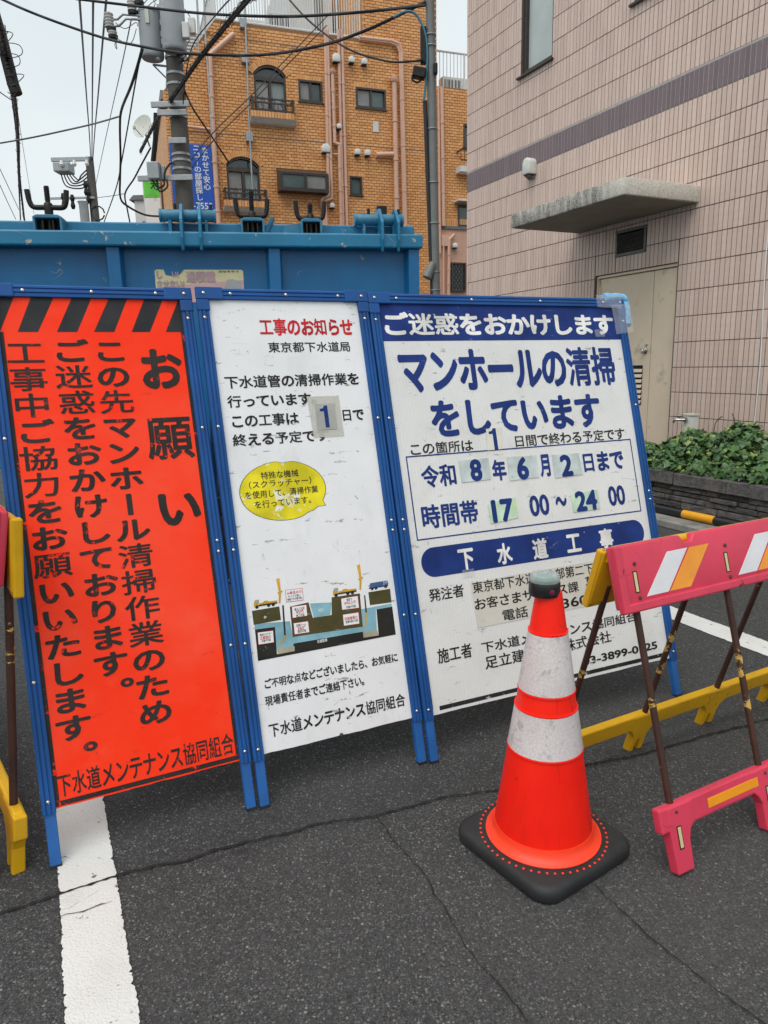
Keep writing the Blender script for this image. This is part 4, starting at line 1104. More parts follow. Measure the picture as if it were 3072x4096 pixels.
# ================================================================== utility poles
PD = 15.0
pb_ = at('R1', 1190, 850, PD)
up = empty('utility_pole', Matrix.Translation((pb_.x, PD, 0)), 'tall concrete utility pole carrying two grey transformers before the brick building', 'utility pole')
def U(x, y, dy=0.0):
    p = at('R1', x, y, PD + dy); return Vector((p.x - pb_.x, dy, p.z))
MB().tube([(0, 0, 0), (0, 0, 6), (0, 0, 13.2)], .20, 20, r2=.125).build('shaft', 'pole_concrete', up, smooth=40)
def can(x0, x1, y0, y1, dy, name='transformer'):
    a = U(x0, y1, dy); b = U(x1, y1, dy); t = U((x0 + x1) / 2, y0, dy); r = (b.x - a.x) / 2; c = Vector(((a.x + b.x) / 2, dy, 0)); h0, h1 = a.z, t.z
    o = MB().lathe([(r * .90, h0), (r * .97, h0 + .02), (r, h0 + .05), (r, h1 - .09), (r * 1.03, h1 - .085), (r * 1.03, h1 - .05), (r * .7, h1)], 28, c).build(name, 'transformer_grey', up, smooth=35)
    return o, c, r, h0, h1
t1, c1_, r1_, h10, h11 = can(940, 1090, 62, 395, -.05)
t2, c2_, r2_, h20, h21 = can(1083, 1240, -160, 345, -.42)
for c, r, z in ((c1_, r1_, h10 + .35), (c1_, r1_, h11 - .3), (c2_, r2_, h20 + .25), (c2_, r2_, h21 - .4)):
    MB().box(c.x + (r if c.x < 0 else -r - .12) - .02, c.x + (r if c.x < 0 else -r - .12) + .14, -.12, .06, z, z + .10).build('hanger', 'galvanised', up, bevel=.008)
MB().lathe([(.03, 0), (.05, .02), (.03, .05)], 10, (c1_.x + .12, c1_.y - r1_ * .4, h10 - .05)).build('drain_plug', 'insulator', t1)
MB().box(c1_.x - .02, c1_.x + .05, c1_.y - r1_ - .02, c1_.y - r1_ + .01, h11 - .32, h11 - .08).build('name_plate', 'cream_plastic', t1)
letter('80', (c2_.x - r2_ * .95, c2_.x - r2_ * .45, h20 + .62, h20 + .78), 0, 'insulator', t2, to=lambda x, y, w: (x, c2_.y - math.sqrt(max(0, r2_ ** 2 - (x - c2_.x) ** 2)) - .004, y), weight=.0)
for x, y, dy in ((1275, 175, -.42), (1235, 205, -.55)):
    p = U(x, y, dy); MB().box(p.x - .06, p.x + .06, dy - .06, dy + .06, p.z - .13, p.z + .13).build('fuse_box', 'insulator', up, bevel=.012)
# cut-out fuses and insulators on the left arms
def insul(x, y0, y1, dy, n=5):
    a, b = U(x, y0, dy), U(x, y1, dy); mb = MB(); h = (a.z - b.z); prof = [(.03, 0)]
    for k in range(n): prof += [(.085, h * (k + .15) / n), (.085, h * (k + .45) / n), (.045, h * (k + .6) / n)]
    prof.append((.03, h)); return MB().lathe(prof, 14, b).build('insulator', 'insulator', up, smooth=30)
insul(728, 80, 185, -.2); insul(748, 200, 240, -.2, 2); insul(878, 0, 75, -.2, 4); insul(925, -30, 25, -.2, 2)
for x, y0, y1 in ((740, 185, 210), (752, 235, 255), (882, 72, 96), (925, 12, 34)):
    a, b = U(x, y0, -.2), U(x, y1, -.2); MB().lathe([(.085, 0), (.09, .05), (.09, a.z - b.z)], 14, b).build('insulator_cap', 'black_rubber', up, smooth=30)
for pts in (((740, 130), (780, 128), (815, 95), (930, 105)), ((755, 175), (790, 172), (835, 125), (960, 132))):
    MB().tube([U(x, y, -.2) for x, y in pts] + [U(1010, 140, .0)], .022, 8).build('arm', 'galvanised', up, smooth=50)
# bands, brackets and boxes down the shaft
def shaft_r(z): return .20 - .075 * z / 13.2
for y in (395, 505, 575, 780, 790, 1040, 1080, 1135):
    z = U(1180, y).z; MB().lathe([(shaft_r(z) + .002, 0), (shaft_r(z) + .012, .003), (shaft_r(z) + .012, .045), (shaft_r(z) + .002, .048)], 20, (0, 0, z)).build('band', 'galvanised', up, smooth=30)
for y, x0, x1 in ((695, 1003, 1255), (750, 1045, 1240), (935, 1120, 1235), (1185, 915, 1280)):
    a, b = U(x0, y, -.24), U(x1, y, -.24); MB().box(a.x, b.x, -.27, -.21, a.z - .05, a.z + .05).build('bracket', 'galvanised', up, bevel=.006)
a, b = U(1015, 430, .1), U(1110, 440, .1); MB().tube([a, b], .02, 6).tube([a, U(1105, 520, .1)], .015, 6).tube([b, U(1105, 600, .1)], .02, 6).build('stay', 'galvanised', up)
a, b = U(982, 1082, -.3), U(1070, 1195, -.3); MB().box(a.x, b.x, -.42, -.18, b.z, a.z).build('junction_box', 'transformer_grey', up, bevel=.02)
a, b = U(1068, 1100, -.28), U(1098, 1200, -.28); MB().box(a.x, b.x, -.3, -.2, b.z, a.z).build('junction_box', 'transformer_grey', up, bevel=.01)
for k in range(5): MB().tube([U(1165 + k * 6, 300, -.16), U(1140 + k * 9, 330 + 10 * k, -.3), U(1235 + k * 4, 360 + 9 * k, -.3), U(1190, 420, -.2)], .012, 6).build('lead', 'cable_black', up)
for q in (((1160, 1090), (1130, 1085), (1095, 1140), (1090, 1200)), ((1040, 1195), (1060, 1270), (1110, 1240), (1105, 1190)), ((1010, 1195), (1050, 1245), (1090, 1225), (1080, 1190))):
    MB().tube(smooth_path([U(x, y, -.35) for x, y in q], 5), .018, 6).build('lead', 'cable_black', up, smooth=50)
for q in (((765, 150), (830, 190), (900, 150), (915, 175)), ((760, 230), (800, 270), (870, 285), (905, 190)), ((1010, 60), (1030, 20), (1000, -20)), ((975, 50), (1005, 20), (1040, 0)), ((960, 80), (945, 40), (985, -10)), ((1225, 60), (1260, 110), (1275, 150)), ((1240, 300), (1262, 250), (1240, 225)), ((770, 270), (762, 300), (775, 325), (770, 280))):
    MB().tube(smooth_path([U(x, y, -.25) for x, y in q], 5), .008, 5).build('lead', 'cable_grey', up)
# far pole with a switch bank and a bucket transformer
FD = 40.0
pf = at('R1', 612, 1250, FD)
fp = empty('utility_pole', Matrix.Translation((pf.x, FD, 0)), 'distant utility pole with a crossarm and hanging switch box over the truck', 'utility pole')
def V(x, y, dy=0.0):
    p = at('R1', x, y, FD + dy); return Vector((p.x - pf.x, dy, p.z))
zt = V(600, 1045).z
MB().tube([(.0, 0, 0), (0, 0, zt)], .30, 14, r2=.20).build('shaft', 'pole_concrete', fp, smooth=40)
a, b = V(357, 1065), V(605, 1082); MB().box(a.x, b.x, -.35, -.2, a.z - .13, a.z + .05).build('crossarm', 'galvanised', fp)
a, b = V(350, 1325), V(640, 1340); MB().box(a.x, b.x, -.3, -.2, a.z - .05, a.z + .05).build('crossarm', 'galvanised', fp)
a, b = V(380, 1095), V(490, 1155); MB().box(a.x, b.x, -.6, .2, b.z, a.z).build('switch_box', 'transformer_grey', fp, bevel=.05)
for k in range(3): MB().lathe([(.06, 0), (.12, .1), (.06, .3)], 10, (a.x + .5 + k * .65, -.65, b.z + .2)).build('bushing', 'insulator', fp)
for x in (400, 460): MB().tube([V(x, 1072), V(x, 1100)], .03, 6).build('hanger', 'galvanised', fp)
for k in range(5): MB().tube(smooth_path([V(405 + k * 18, 1155, -.3), V(440 + k * 20, 1235 - k * 10, -.3), V(540, 1250 - k * 22, -.2), V(595, 1210 - k * 25, -.1)], 5), .035, 5).build('lead', 'cable_black', fp)
a, b = V(525, 1360, -.3), V(595, 1470, -.3); MB().lathe([((b.x - a.x) / 2, b.z - 1), ((b.x - a.x) / 2, a.z), (.3, a.z + .15)], 16, ((a.x + b.x) / 2, -.3, 0)).build('transformer', 'transformer_grey', fp, smooth=35)
for x, y in ((570, 1250), (585, 1300), (422, 1330), (482, 1340)): p = V(x, y, -.3); MB().lathe([(.08, -.35), (.13, -.2), (.08, 0), (.13, .15), (.08, .35)], 8, p).build('insulator', 'black_iron', fp)
MB().tube([V(650, 1415, -.2) + Vector((.35 * cos(q), 0, .35 * sin(q))) for q in [k * .6 for k in range(11)]], .04, 5).build('cable_coil', 'cable_black', fp)
# tall grey steel pole in front of the brick corner
SD = 9.5
ps = at('RB', 1418, 800, SD)
sp = empty('steel_pole', Matrix.Translation((ps.x, SD, 0)), 'slim grey steel pole with a black cable tube beside the tiled building', 'pole')
def S_(x, y, dy=0.0):
    p = at('RB', x, y, SD + dy); return Vector((p.x - ps.x, dy, p.z))
MB().tube([(0.07, 0, 0), (.028, 0, 3), (-.03, 0, 7.5)], .066, 18, r2=.050).build('shaft', 'steel_pole_paint', sp, smooth=40)
MB().tube([S_(1382, 560, -.02), S_(1398, 1000, -.02), S_(1424, 1650, -.02), S_(1436, 1900, -.02)], .026, 12).build('cable_tube', 'black_rubber', sp, smooth=40)
for y in (195, 255, 715, 1010, 1235, 1505, 1605): p = S_(1420, y, 0); MB().lathe([(.060, -.006), (.070, -.005), (.070, .005), (.060, .006)], 18, (.068 - .0135 * p.z, 0, p.z)).build('clamp', 'galvanised', sp)
p = S_(1350, 405, -.05); MB().obox(Matrix.Translation(p) @ Matrix.Rotation(.2, 4, 'Y'), .16, .12, .12).build('closure_box', 'black_iron', sp, bevel=.015)
p = S_(1440, 382, -.05); MB().obox(Matrix.Translation(p), .05, .08, .12).build('closure_box', 'black_iron', sp, bevel=.01)
p = S_(1380, 250, -.03); MB().box(p.x - .05, p.x + .02, -.06, .02, p.z - .20, p.z + .2).build('cable_box', 'black_iron', sp, bevel=.01)
MB().tube(smooth_path([S_(x, y, -.06) for x, y in ((1375, 425), (1345, 455), (1312, 440), (1325, 405), (1360, 395))], 5), .012, 7).build('loop', 'cable_black', sp, smooth=50)
MB().tube(smooth_path([S_(x, y, -.05) for x, y in ((1210, 95), (1262, 68), (1310, 65), (1350, 105), (1385, 190), (1395, 290), (1392, 400), (1385, 480), (1375, 560))], 5), .014, 8).build('blue_conduit', 'cable_blue', sp, smooth=50)
p = S_(1405, 1510, -.06); MB().tube([p + Vector((.05, 0, .12)), p + Vector((-.03, -.03, -.06))], .045, 12, r2=.06).build('horn', 'steel_pole_paint', sp, smooth=40)
# ------------------------------------------------------------------ overhead cables
def cable(pts, r, label, mat='cable_black', n=7, seg=6, name='overhead_cable', twist=False):
    P = smooth_path([at(rg, x, y, d) for rg, x, y, d in pts], n)
    if not twist:
        o = MB().tube(P, r, seg).build(name, mat, smooth=60)
        return tag(o, label, 'cable', 'overhead cables')
    root = empty(name, Matrix.Identity(4), label, 'cable', 'overhead cables')
    Q = smooth_path(P, 8)
    for q in range(3):
        MB().tube([p + Vector((r * .9 * cos(q * 2.1), .3 * r, r * .9 * sin(q * 2.1))) for p in P], r * (1, .8, .6)[q], seg).build('strand', mat, root, smooth=60)
    MB().tube([p + Vector((cos(i * .9), sin(i * .4) * .6, sin(i * .9))) * r * (2.1 + .9 * sin(i * 1.7)) for i, p in enumerate(Q)], r * .22, 4).build('lashing_wire', mat, root)
    return root
cable([('R1', -60, -40, 13), ('R1', 150, 58, 13), ('R1', 400, 155, 13), ('R1', 700, 255, 13), ('R1', 950, 310, 12.8), ('R1', 1200, 350, 12.4), ('RB', 300, 306, 11.8), ('RB', 540, 298, 11.3), ('RB', 830, 246, 10.6), ('RB', 1050, 170, 10), ('RB', 1200, 102, 9.7), ('RB', 1385, 10, 9.45)], .020, 'black cable sagging across the sky from top left to the steel pole')
cable([('R1', 500, -8, 12), ('R1', 900, 40, 11.6), ('R1', 1300, 85, 11.2), ('RB', 415, 88, 10.6), ('RB', 700, 89, 10.2), ('RB', 1050, 65, 9.8), ('RB', 1385, 28, 9.45)], .018, 'higher black cable passing in front of the transformers to the steel pole')
cable([('R1', 1700, -70, 9), ('R1', 1640, 0, 9.6), ('R1', 1480, 190, 11), ('R1', 1300, 420, 12.6), ('R1', 1150, 640, 14.4), ('R1', 1060, 760, 16.2), ('R1', 1000, 870, 18.2), ('R1', 930, 1010, 21)], .023, 'thick lashed cable bundle running diagonally past the utility pole', twist=True, n=6)
cable([('R1', 1560, -40, 9), ('R1', 1440, 90, 10.6), ('R1', 1280, 300, 12.4), ('R1', 1230, 520, 13.6), ('R1', 1215, 690, 14.5)], .010, 'thin wire dropping behind the lashed bundle to the utility pole')
cable([('RB', 600, -40, 12), ('RB', 720, 95, 11.4), ('RB', 860, 210, 10.8), ('RB', 1000, 290, 10.2), ('RB', 1180, 340, 9.7), ('RB', 1300, 340, 9.5), ('RB', 1372, 330, 9.42)], .013, 'thin black drop wire curving over the drain pipes to the steel pole')
cable([('RB', 860, 70, 20), ('RB', 640, 300, 19), ('RB', 420, 530, 18), ('RB', 200, 745, 16), ('R1', 1250, 1090, 15.2)], .012, 'upper thin stay wire slanting across the brick facade')
cable([('RB', 840, 140, 20), ('RB', 620, 360, 19), ('RB', 430, 560, 18), ('RB', 210, 780, 16), ('R1', 1262, 1130, 15.2)], .012, 'lower thin stay wire slanting across the brick facade')
cable([('R1', 1225, 600, 14.8), ('R1', 1280, 720, 16), ('R1', 1380, 870, 18), ('R1', 1480, 1020, 20), ('R1', 1560, 1150, 21.3), ('R1', 1583, 1195, 21.5)], .020, 'service cable from the utility pole to the lower arched window')
for (x0, x1, y1, nm) in ((527, 603, 1065, 'leftmost'), (618, 610, 1065, 'middle'), (706, 616, 1065, 'rightmost')):
    cable([('R1', x0 - (.5 * (x1 - x0) * .05), -40, 14), ('R1', x0 + (x1 - x0) * .28, 280, 18), ('R1', x0 + (x1 - x0) * .62, 640, 25), ('R1', x0 + (x1 - x0) * .86, 880, 32), ('R1', x1, y1, 39.7)], .022, nm + ' of three steep purple wires meeting at the distant utility pole', 'cable_purple')
cable([('R1', 945, 320, 14.6), ('R1', 915, 430, 15), ('R1', 870, 570, 16), ('R1', 806, 730, 18), ('R1', 796, 850, 19), ('R1', 800, 1050, 20), ('R1', 797, 1180, 20.5), ('R1', 800, 1315, 21), ('R1', 850, 1370, 21.5), ('R1', 960, 1425, 22), ('R1', 1070, 1436, 22)], .028, 'thick black cable hanging in a long kink left of the brick building')
cable([('R1', 938, 340, 14.6), ('R1', 900, 540, 16), ('R1', 850, 830, 19), ('R1', 805, 1080, 20), ('R1', 770, 1250, 22), ('R1', 690, 1475, 26)], .016, 'slack black cable curving down left of the kinked cable')
cable([('R1', -30, 955, 20), ('R1', 200, 915, 19.5), ('R1', 430, 866, 19.2), ('R1', 620, 822, 19), ('R1', 795, 772, 18.8)], .020, 'grey stay cable crossing the sky at the left', 'cable_grey')
cable([('R1', 872, 125, 14.8), ('R1', 800, 470, 20), ('R1', 720, 830, 28), ('R1', 630, 1250, 39)], .012, 'pale thin wire from the transformers to the distant pole', 'cable_grey')
cable([('R1', -40, 60, 9), ('R1', 5, 210, 11), ('R1', 40, 380, 13), ('R1', 75, 540, 16), ('R1', 105, 740, 20), ('R1', 120, 960, 25), ('R1', 128, 1180, 30), ('R1', 160, 1460, 38)], .028, 'thick tangled cable bundle falling along the left edge', twist=True, n=6)
cable([('R1', 80, 640, 20), ('R1', 110, 900, 26), ('R1', 122, 1150, 31), ('R1', 136, 1460, 38)], .03, 'second strand just below the tangled bundle at the left edge')
cable([('R1', -20, 30, 10), ('R1', 40, 260, 14), ('R1', 100, 620, 20), ('R1', 150, 960, 26), ('R1', 225, 1420, 38)], .008, 'hair-thin wire right of the tangled bundle', 'cable_grey')
cable([('R1', -20, 1080, 30), ('R1', 60, 1250, 34), ('R1', 125, 1390, 38)], .016, 'thin slanting wire low at the left edge, upper of two', 'cable_grey')
cable([('R1', -20, 1185, 30), ('R1', 50, 1340, 34), ('R1', 105, 1455, 38)], .016, 'thin slanting wire low at the left edge, lower of two', 'cable_grey')
cable([('R1', 640, 1312, 38), ('R1', 740, 1300, 32), ('R1', 832, 1284, 26)], .014, 'short grey stay wire right of the distant pole', 'cable_grey')
cable([('R1', 1000, 980, 20), ('R1', 940, 1090, 20.5), ('R1', 890, 1185, 21), ('R1', 830, 1285, 21.5), ('R1', 845, 1390, 22), ('R1', 862, 1475, 22.5)], .022, 'black cable looping down beside the green sign')
cable([('R1', -30, 590, 16), ('R1', 40, 640, 18), ('R1', 90, 672, 19)], .012, 'short thin wire joining the tangled bundle from the left')
p = at('R1', 45, 405, 13); cb_ = empty('cable_closure', Matrix.Translation(p), 'black cable closure box on the tangled bundle at the left edge', 'cable closure')
MB().tube([(-.10, 0, .55), (-.06, 0, .45), (.06, 0, -.35), (.10, 0, -.5)], .095, 12).build('sleeve', 'black_iron', cb_, smooth=40)
for k in range(6): MB().tube(smooth_path([(random.uniform(-.1, .1), -.1, .4 - k * .16), (random.uniform(.1, .34), -.1, .35 - k * .15), (random.uniform(.05, .3), -.1, .2 - k * .15), (0, -.1, .1 - k * .12)], 4), .007, 5).build('loop', 'cable_black', cb_)
MB().box(-.75, -.35, -.1, .1, -.75, .2).build('bracket', 'galvanised', cb_)
p = at('R1', 1032, 920, 18.4); MB_ = MB().tube([(.06, 0, .55), (.0, 0, 0), (-.10, 0, -.50)], .06, 10)
tag(MB_.build('cable_closure', 'black_iron', None, Matrix.Translation(p), smooth=40), 'long black cable closure hanging beside the utility pole', 'cable closure')
p = at('RB', 413, 1010, 21.3); iz = empty('service_insulator', Matrix.Translation(p), 'white porcelain service insulator in front of the lower arched window', 'insulator')
MB().lathe([(.09, -.35), (.10, -.1), (.16, -.05), (.16, 0), (.11, .03), (.17, .09), (.17, .15), (.05, .18)], 14).build('porcelain', 'insulator', iz, smooth=30)
MB().tube([(0, 0, -.35), (.02, .0, -2.6)], .03, 8).build('stem', 'galvanised', iz)

# ================================================================== blue sludge truck seen from behind
TF = Frame((0, 4.35, 0), radians(10.5))
tk = empty('sludge_truck', TF.M, 'blue steel truck body with ribbed tailgate and screw clamps behind the signs', 'truck')
def T(rg, x, y, o=0.0): return TF.hit(rg, x, y, o)
xR = T('TB', 1300, 450, -.06)[0]; zl1 = (T('TA', 0, 195, -.09)[1] + T('TB', 1285, 310, -.09)[1]) / 2; zl0 = zl1 - .078
xL = xR - 2.42; zb = .95
zrim = T('TA', 500, 143, .06)[1]
MB().box(xL + .02, xR - .02, -.012, .012, zb, zl0 + .01).build('tailgate', 'truck_blue', tk)
MB().box(xL, xR + .004, -.10, .03, zl0, zl1).build('tailgate_lip', 'truck_lip_blue', tk, bevel=.010)
MB().box(xL, xR - .01, .05, .14, zl0 - .1, zrim).build('body_rim', 'truck_lip_blue', tk, bevel=.008)
def rib(x0, x1): MB().prism([(x0 - .008, -.012), (x0 + .006, -.075), (x1 - .006, -.075), (x1 + .008, -.012)], zb, zl0 + .002, 'z').build('rib', 'truck_blue', tk, bevel=.006)
r1a, r1b = T('TA', 700, 350, -.06)[0], T('TA', 802, 350, -.06)[0]; r2a, r2b = T('TB', 282, 450, -.06)[0], T('TB', 372, 450, -.06)[0]
rib(r1a, r1b); rib(r2a, r2b); rib(xR - .082, xR - .008); rib(xL + .008, xL + .082)
MB().box(xL, xR, -.09, .02, zb - .10, zb).build('tailgate_sill', 'truck_lip_blue', tk, bevel=.008)
MB().box(xL + .01, xR - .012, .14, 3.3, .85, zrim - .02).build('body', 'truck_blue', tk, bevel=.01)
for k in range(5): MB().box(xR - .013, xR + .035, .3 + k * .62, .38 + k * .62, .85, zrim - .05).build('side_rib', 'truck_blue', tk, bevel=.006)
# screw clamps with U handles
def clamp(cx, hw, zh, zt, ztop):
    """cx centre, hw half width of the handle, zh hub height, zt arm tips, ztop rod top"""
    o = empty('screw_clamp', Matrix.Translation((cx, .01, 0))); o.parent = tk
    r = .0138
    z0 = zh - .005
    left = [(-hw, 0, zt), (-hw * .97, 0, zt - (zt - z0) * .35), (-hw * .94, 0, z0 + .035), (-hw * .84, 0, z0 + .009), (-hw * .66, 0, z0), (-hw * .3, 0, z0), (0, 0, z0)]
    MB().tube(smooth_path(left + [(-p[0], p[1], p[2]) for p in left[-2::-1]], 5), r, 10).build('handle', 'black_iron', o, smooth=50)
    MB().tube([(0, 0, zh - .02), (0, 0, ztop)], .0125, 10).build('rod', 'black_iron', o, smooth=50)
    th = MB(); n = int((ztop - zh - .03) / .0085)
    for k in range(n): th.lathe([(.0125, 0), (.0155, .003), (.0125, .006)], 10, (0, 0, zh + .03 + k * .0085))
    tag(th.build('thread', 'black_iron', o, smooth=20), kind='stuff')
    MB().lathe([(.021, -.045), (.023, -.02), (.022, .012), (.018, .018)], 12, (0, 0, zh)).build('hub', 'black_iron', o, smooth=40)
    MB().tube([(0, 0, zl1 + .005), (0, 0, zh - .03)], .022, 10).build('boss', 'black_iron', o, smooth=40)
    hb = MB(); w = hw * .74; zc = zl1 + .085
    hb.prism([(-w, zl1), (-w, zc - .01), (-w + .02, zc), (w - .02, zc), (w, zc - .01), (w, zl1), (w - .012, zl1), (w - .012, zc - .018), (-w + .012, zc - .018), (-w + .012, zl1)], -.06, .05)
    hb.build('housing', 'truck_teal', o, bevel=.004)
    MB().box(-w + .014, w - .014, .01, .04, zl1 + .002, zc - .02).build('housing_back', 'black_iron', o)
    for s in (-1, 1): MB().box(s * .026 - .005, s * .026 + .005, -.05, .0, zl1 + .002, zc - .025).build('cheek', 'black_iron', o, bevel=.003)
for rg, l, r, tipy, hub, topy in (('R1', 180, 442, (185, 1255), (325, 1368), (310, 1232)), ('TB', 70, 282, (70, 72), (185, 182), (170, 20)), ('TB', 470, 660, (470, 88), (578, 200), (565, 105))):
    a = T(rg, l, hub[1] - 50)[0]; b = T(rg, r, hub[1] - 50)[0]
    clamp((a + b) / 2, (b - a) / 2, T(rg, *hub)[1], T(rg, *tipy)[1], T(rg, *topy)[1])
# hinges with knuckle bolts
def hinge(x0, x1, pl0, pl1, zc):
    o = empty('hinge', Matrix.Identity(4)); o.parent = tk
    MB().tube([(x0, .0, zc), (x1, .0, zc)], .032, 16).build('pin', 'truck_teal', o, bevel=.004, smooth=40)
    for x in (x0 - .004, x1 + .004): MB().tube([(x - .006, 0, zc), (x + .006, 0, zc)], .036, 16).build('washer', 'truck_teal', o, smooth=40)
    for x in (pl0, pl1):
        MB().prism([(-.122, zl1 - .035), (-.105, zl0 - .02), (-.098, zl0 - .02), (-.098, zl1 + .002), (-.01, zl1 + .002), (.055, zc - .02), (.052, zc + .04), (.02, zc + .06), (-.035, zc + .055), (-.122, zl1 + .06)], x - .008, x + .008, 'x').build('hinge_plate', 'truck_lip_blue', o, bevel=.003)
    for x in (x0 + .045, x1 - .045):
        MB().box(x - .009, x + .009, -.02, .05, zl1, zc + .03).build('lug', 'truck_lip_blue', o, bevel=.004)
        MB().tube([(x + .03, 0, zc + .03), (x + .03, 0, zc + .06)], .009, 8).build('grease_nipple', 'black_iron', o)
za = T('TA', 1250, 105)[1]
hinge(T('TA', 1070, 105)[0], T('TA', 1420, 105)[0], T('TA', 1215, 200)[0], T('TA', 1335, 200)[0], za)
zb_ = T('TB', 900, 215)[1]
hinge(T('TB', 868, 215)[0], T('TB', 1168, 225)[0], T('TB', 1020, 250)[0], T('TB', 1125, 250)[0], zb_)
a, b = T('TB', 272, 240), T('TB', 318, 190)
MB().tube([(a[0] - .01, .05, a[1] - .06), (b[0], .05, b[1])], .014, 10).build('prop_handle', 'truck_teal', tk, smooth=40)
MB().prism([(T('TB', 375, 300)[0], zl1), (T('TB', 400, 265)[0], zl1 + .055), (T('TB', 500, 240)[0], zl1 + .07), (T('TB', 500, 300)[0], zl1)], .01, .03).build('gusset', 'truck_teal', tk)
p = T('TB', 1043, 160, .1); MB().box(p[0] - .03, p[0] + .03, .1, .16, p[1] - .03, p[1] + .035).build('marker_lamp', 'black_iron', tk, bevel=.006)
# worn anti-overloading sticker
s0 = T('TA', 1025, 462, -.012); s1 = T('TA', 1612, 455, -.012); sz = s0[1] - .175
stk = empty('sticker', Matrix.Identity(4)); stk.parent = tk
tz = lambda x, y, w: (x, -.0135 - w, y)
MB().add([tz(x, y, 0) for x, y in rrect(s0[0], s1[0], sz, s0[1], .012)], [tuple(range(24))]).build('backing', 'sticker_yellow', stk, fix=False)
sw = s1[0] - s0[0]
MB().add([tz(x, y, .001) for x, y in ((s0[0], sz), (s1[0], sz), (s1[0], s0[1] - .055), (s0[0] + .2 * sw, s0[1] - .085), (s0[0], s0[1] - .095))], [(0, 1, 2, 3, 4)]).build('pink_field', 'sticker_pink', stk, fix=False)
MB().add([tz(x, y, .002) for x, y in ((s0[0] + .10 * sw, s0[1] + .001), (s0[0] + .33 * sw, s0[1] + .001), (s0[0] + .28 * sw, s0[1] - .025), (s0[0] + .20 * sw, s0[1] - .035), (s0[0] + .12 * sw, s0[1] - .028))], [(0, 1, 2, 3, 4)]).build('torn_patch', 'truck_blue', stk, fix=False)
for t, q in (('し', (1038, 470, 1078, 522)), ('い!', (1140, 475, 1185, 512)), ('させない!', (1040, 530, 1225, 585)), ('過積載', (1232, 472, 1432, 548))):
    a = T('TA', q[0], q[1], -.014); b = T('TA', q[2], q[3], -.014); rc = (a[0], b[0], b[1], a[1])
    letter(t, rc, .003, 'sticker_grey', stk, to=tz, weight=.055, name='letter_shadow'); letter(t, rc, .004, 'sticker_letter', stk, to=tz, weight=.012)
a = T('TA', 1450, 466, -.014); b = T('TA', 1585, 482, -.014); letter('カセキサイ', (a[0], b[0], b[1], a[1]), .003, 'ink_black', stk, to=tz)
tb = T('TA', 1445, 530, -.014); te = T('TA', 1605, 590, -.014)
MB().add([tz(x, y, .003) for x, y in ((tb[0] + .03, te[1]), (te[0], te[1]), (te[0], tb[1] - .01), (te[0] - .05, tb[1] + .005), (tb[0] + .05, tb[1]), (tb[0] + .045, tb[1] - .025))], [tuple(range(6))]).build('printed_lorry', 'sticker_grey', stk, fix=False)
# chassis, lamps and wheels (mostly hidden behind the signs)
MB().box(-1.75 + .2, -1.55 + .2, .1, 4.8, .62, .85).box(-.75 + .2, -.55 + .2, .1, 4.8, .62, .85).build('chassis', 'black_iron', tk)
MB().box(xL + .05, xR - .05, -.02, .08, .50, .62).build('bumper', 'black_iron', tk, bevel=.01)
for x in (xL + .1, xR - .42): MB().box(x, x + .32, -.05, .02, .66, .78).build('tail_lamp', 'tail_red', tk, bevel=.012)
def wheel(x, y):
    o = empty('wheel', Matrix.Translation((x, y, .42))); o.parent = tk; Mr = Matrix.Rotation(radians(90), 4, 'Y')
    MB().lathe([(.24, -.13), (.38, -.13), (.415, -.10), (.42, 0), (.415, .10), (.38, .13), (.24, .13)], 28, (0, 0, 0), Mr).build('tyre', 'tyre', o, smooth=40)
    MB().lathe([(.06, -.10), (.12, -.04), (.24, -.08), (.24, .08), (.12, .04), (.06, .10)], 20, (0, 0, 0), Mr).build('rim', 'galvanised', o, smooth=40)
for y in (1.2, 4.3):
    for x in (xL + .18, xR - .18): wheel(x, y)
cb = MB().prism([(3.5, .55), (5.1, .55), (5.15, 1.3), (4.9, 2.25), (3.6, 2.30), (3.5, 2.1)], xL + .12, xR - .12, 'x').build('cab', 'cab_white', tk, bevel=.05, smooth=40)

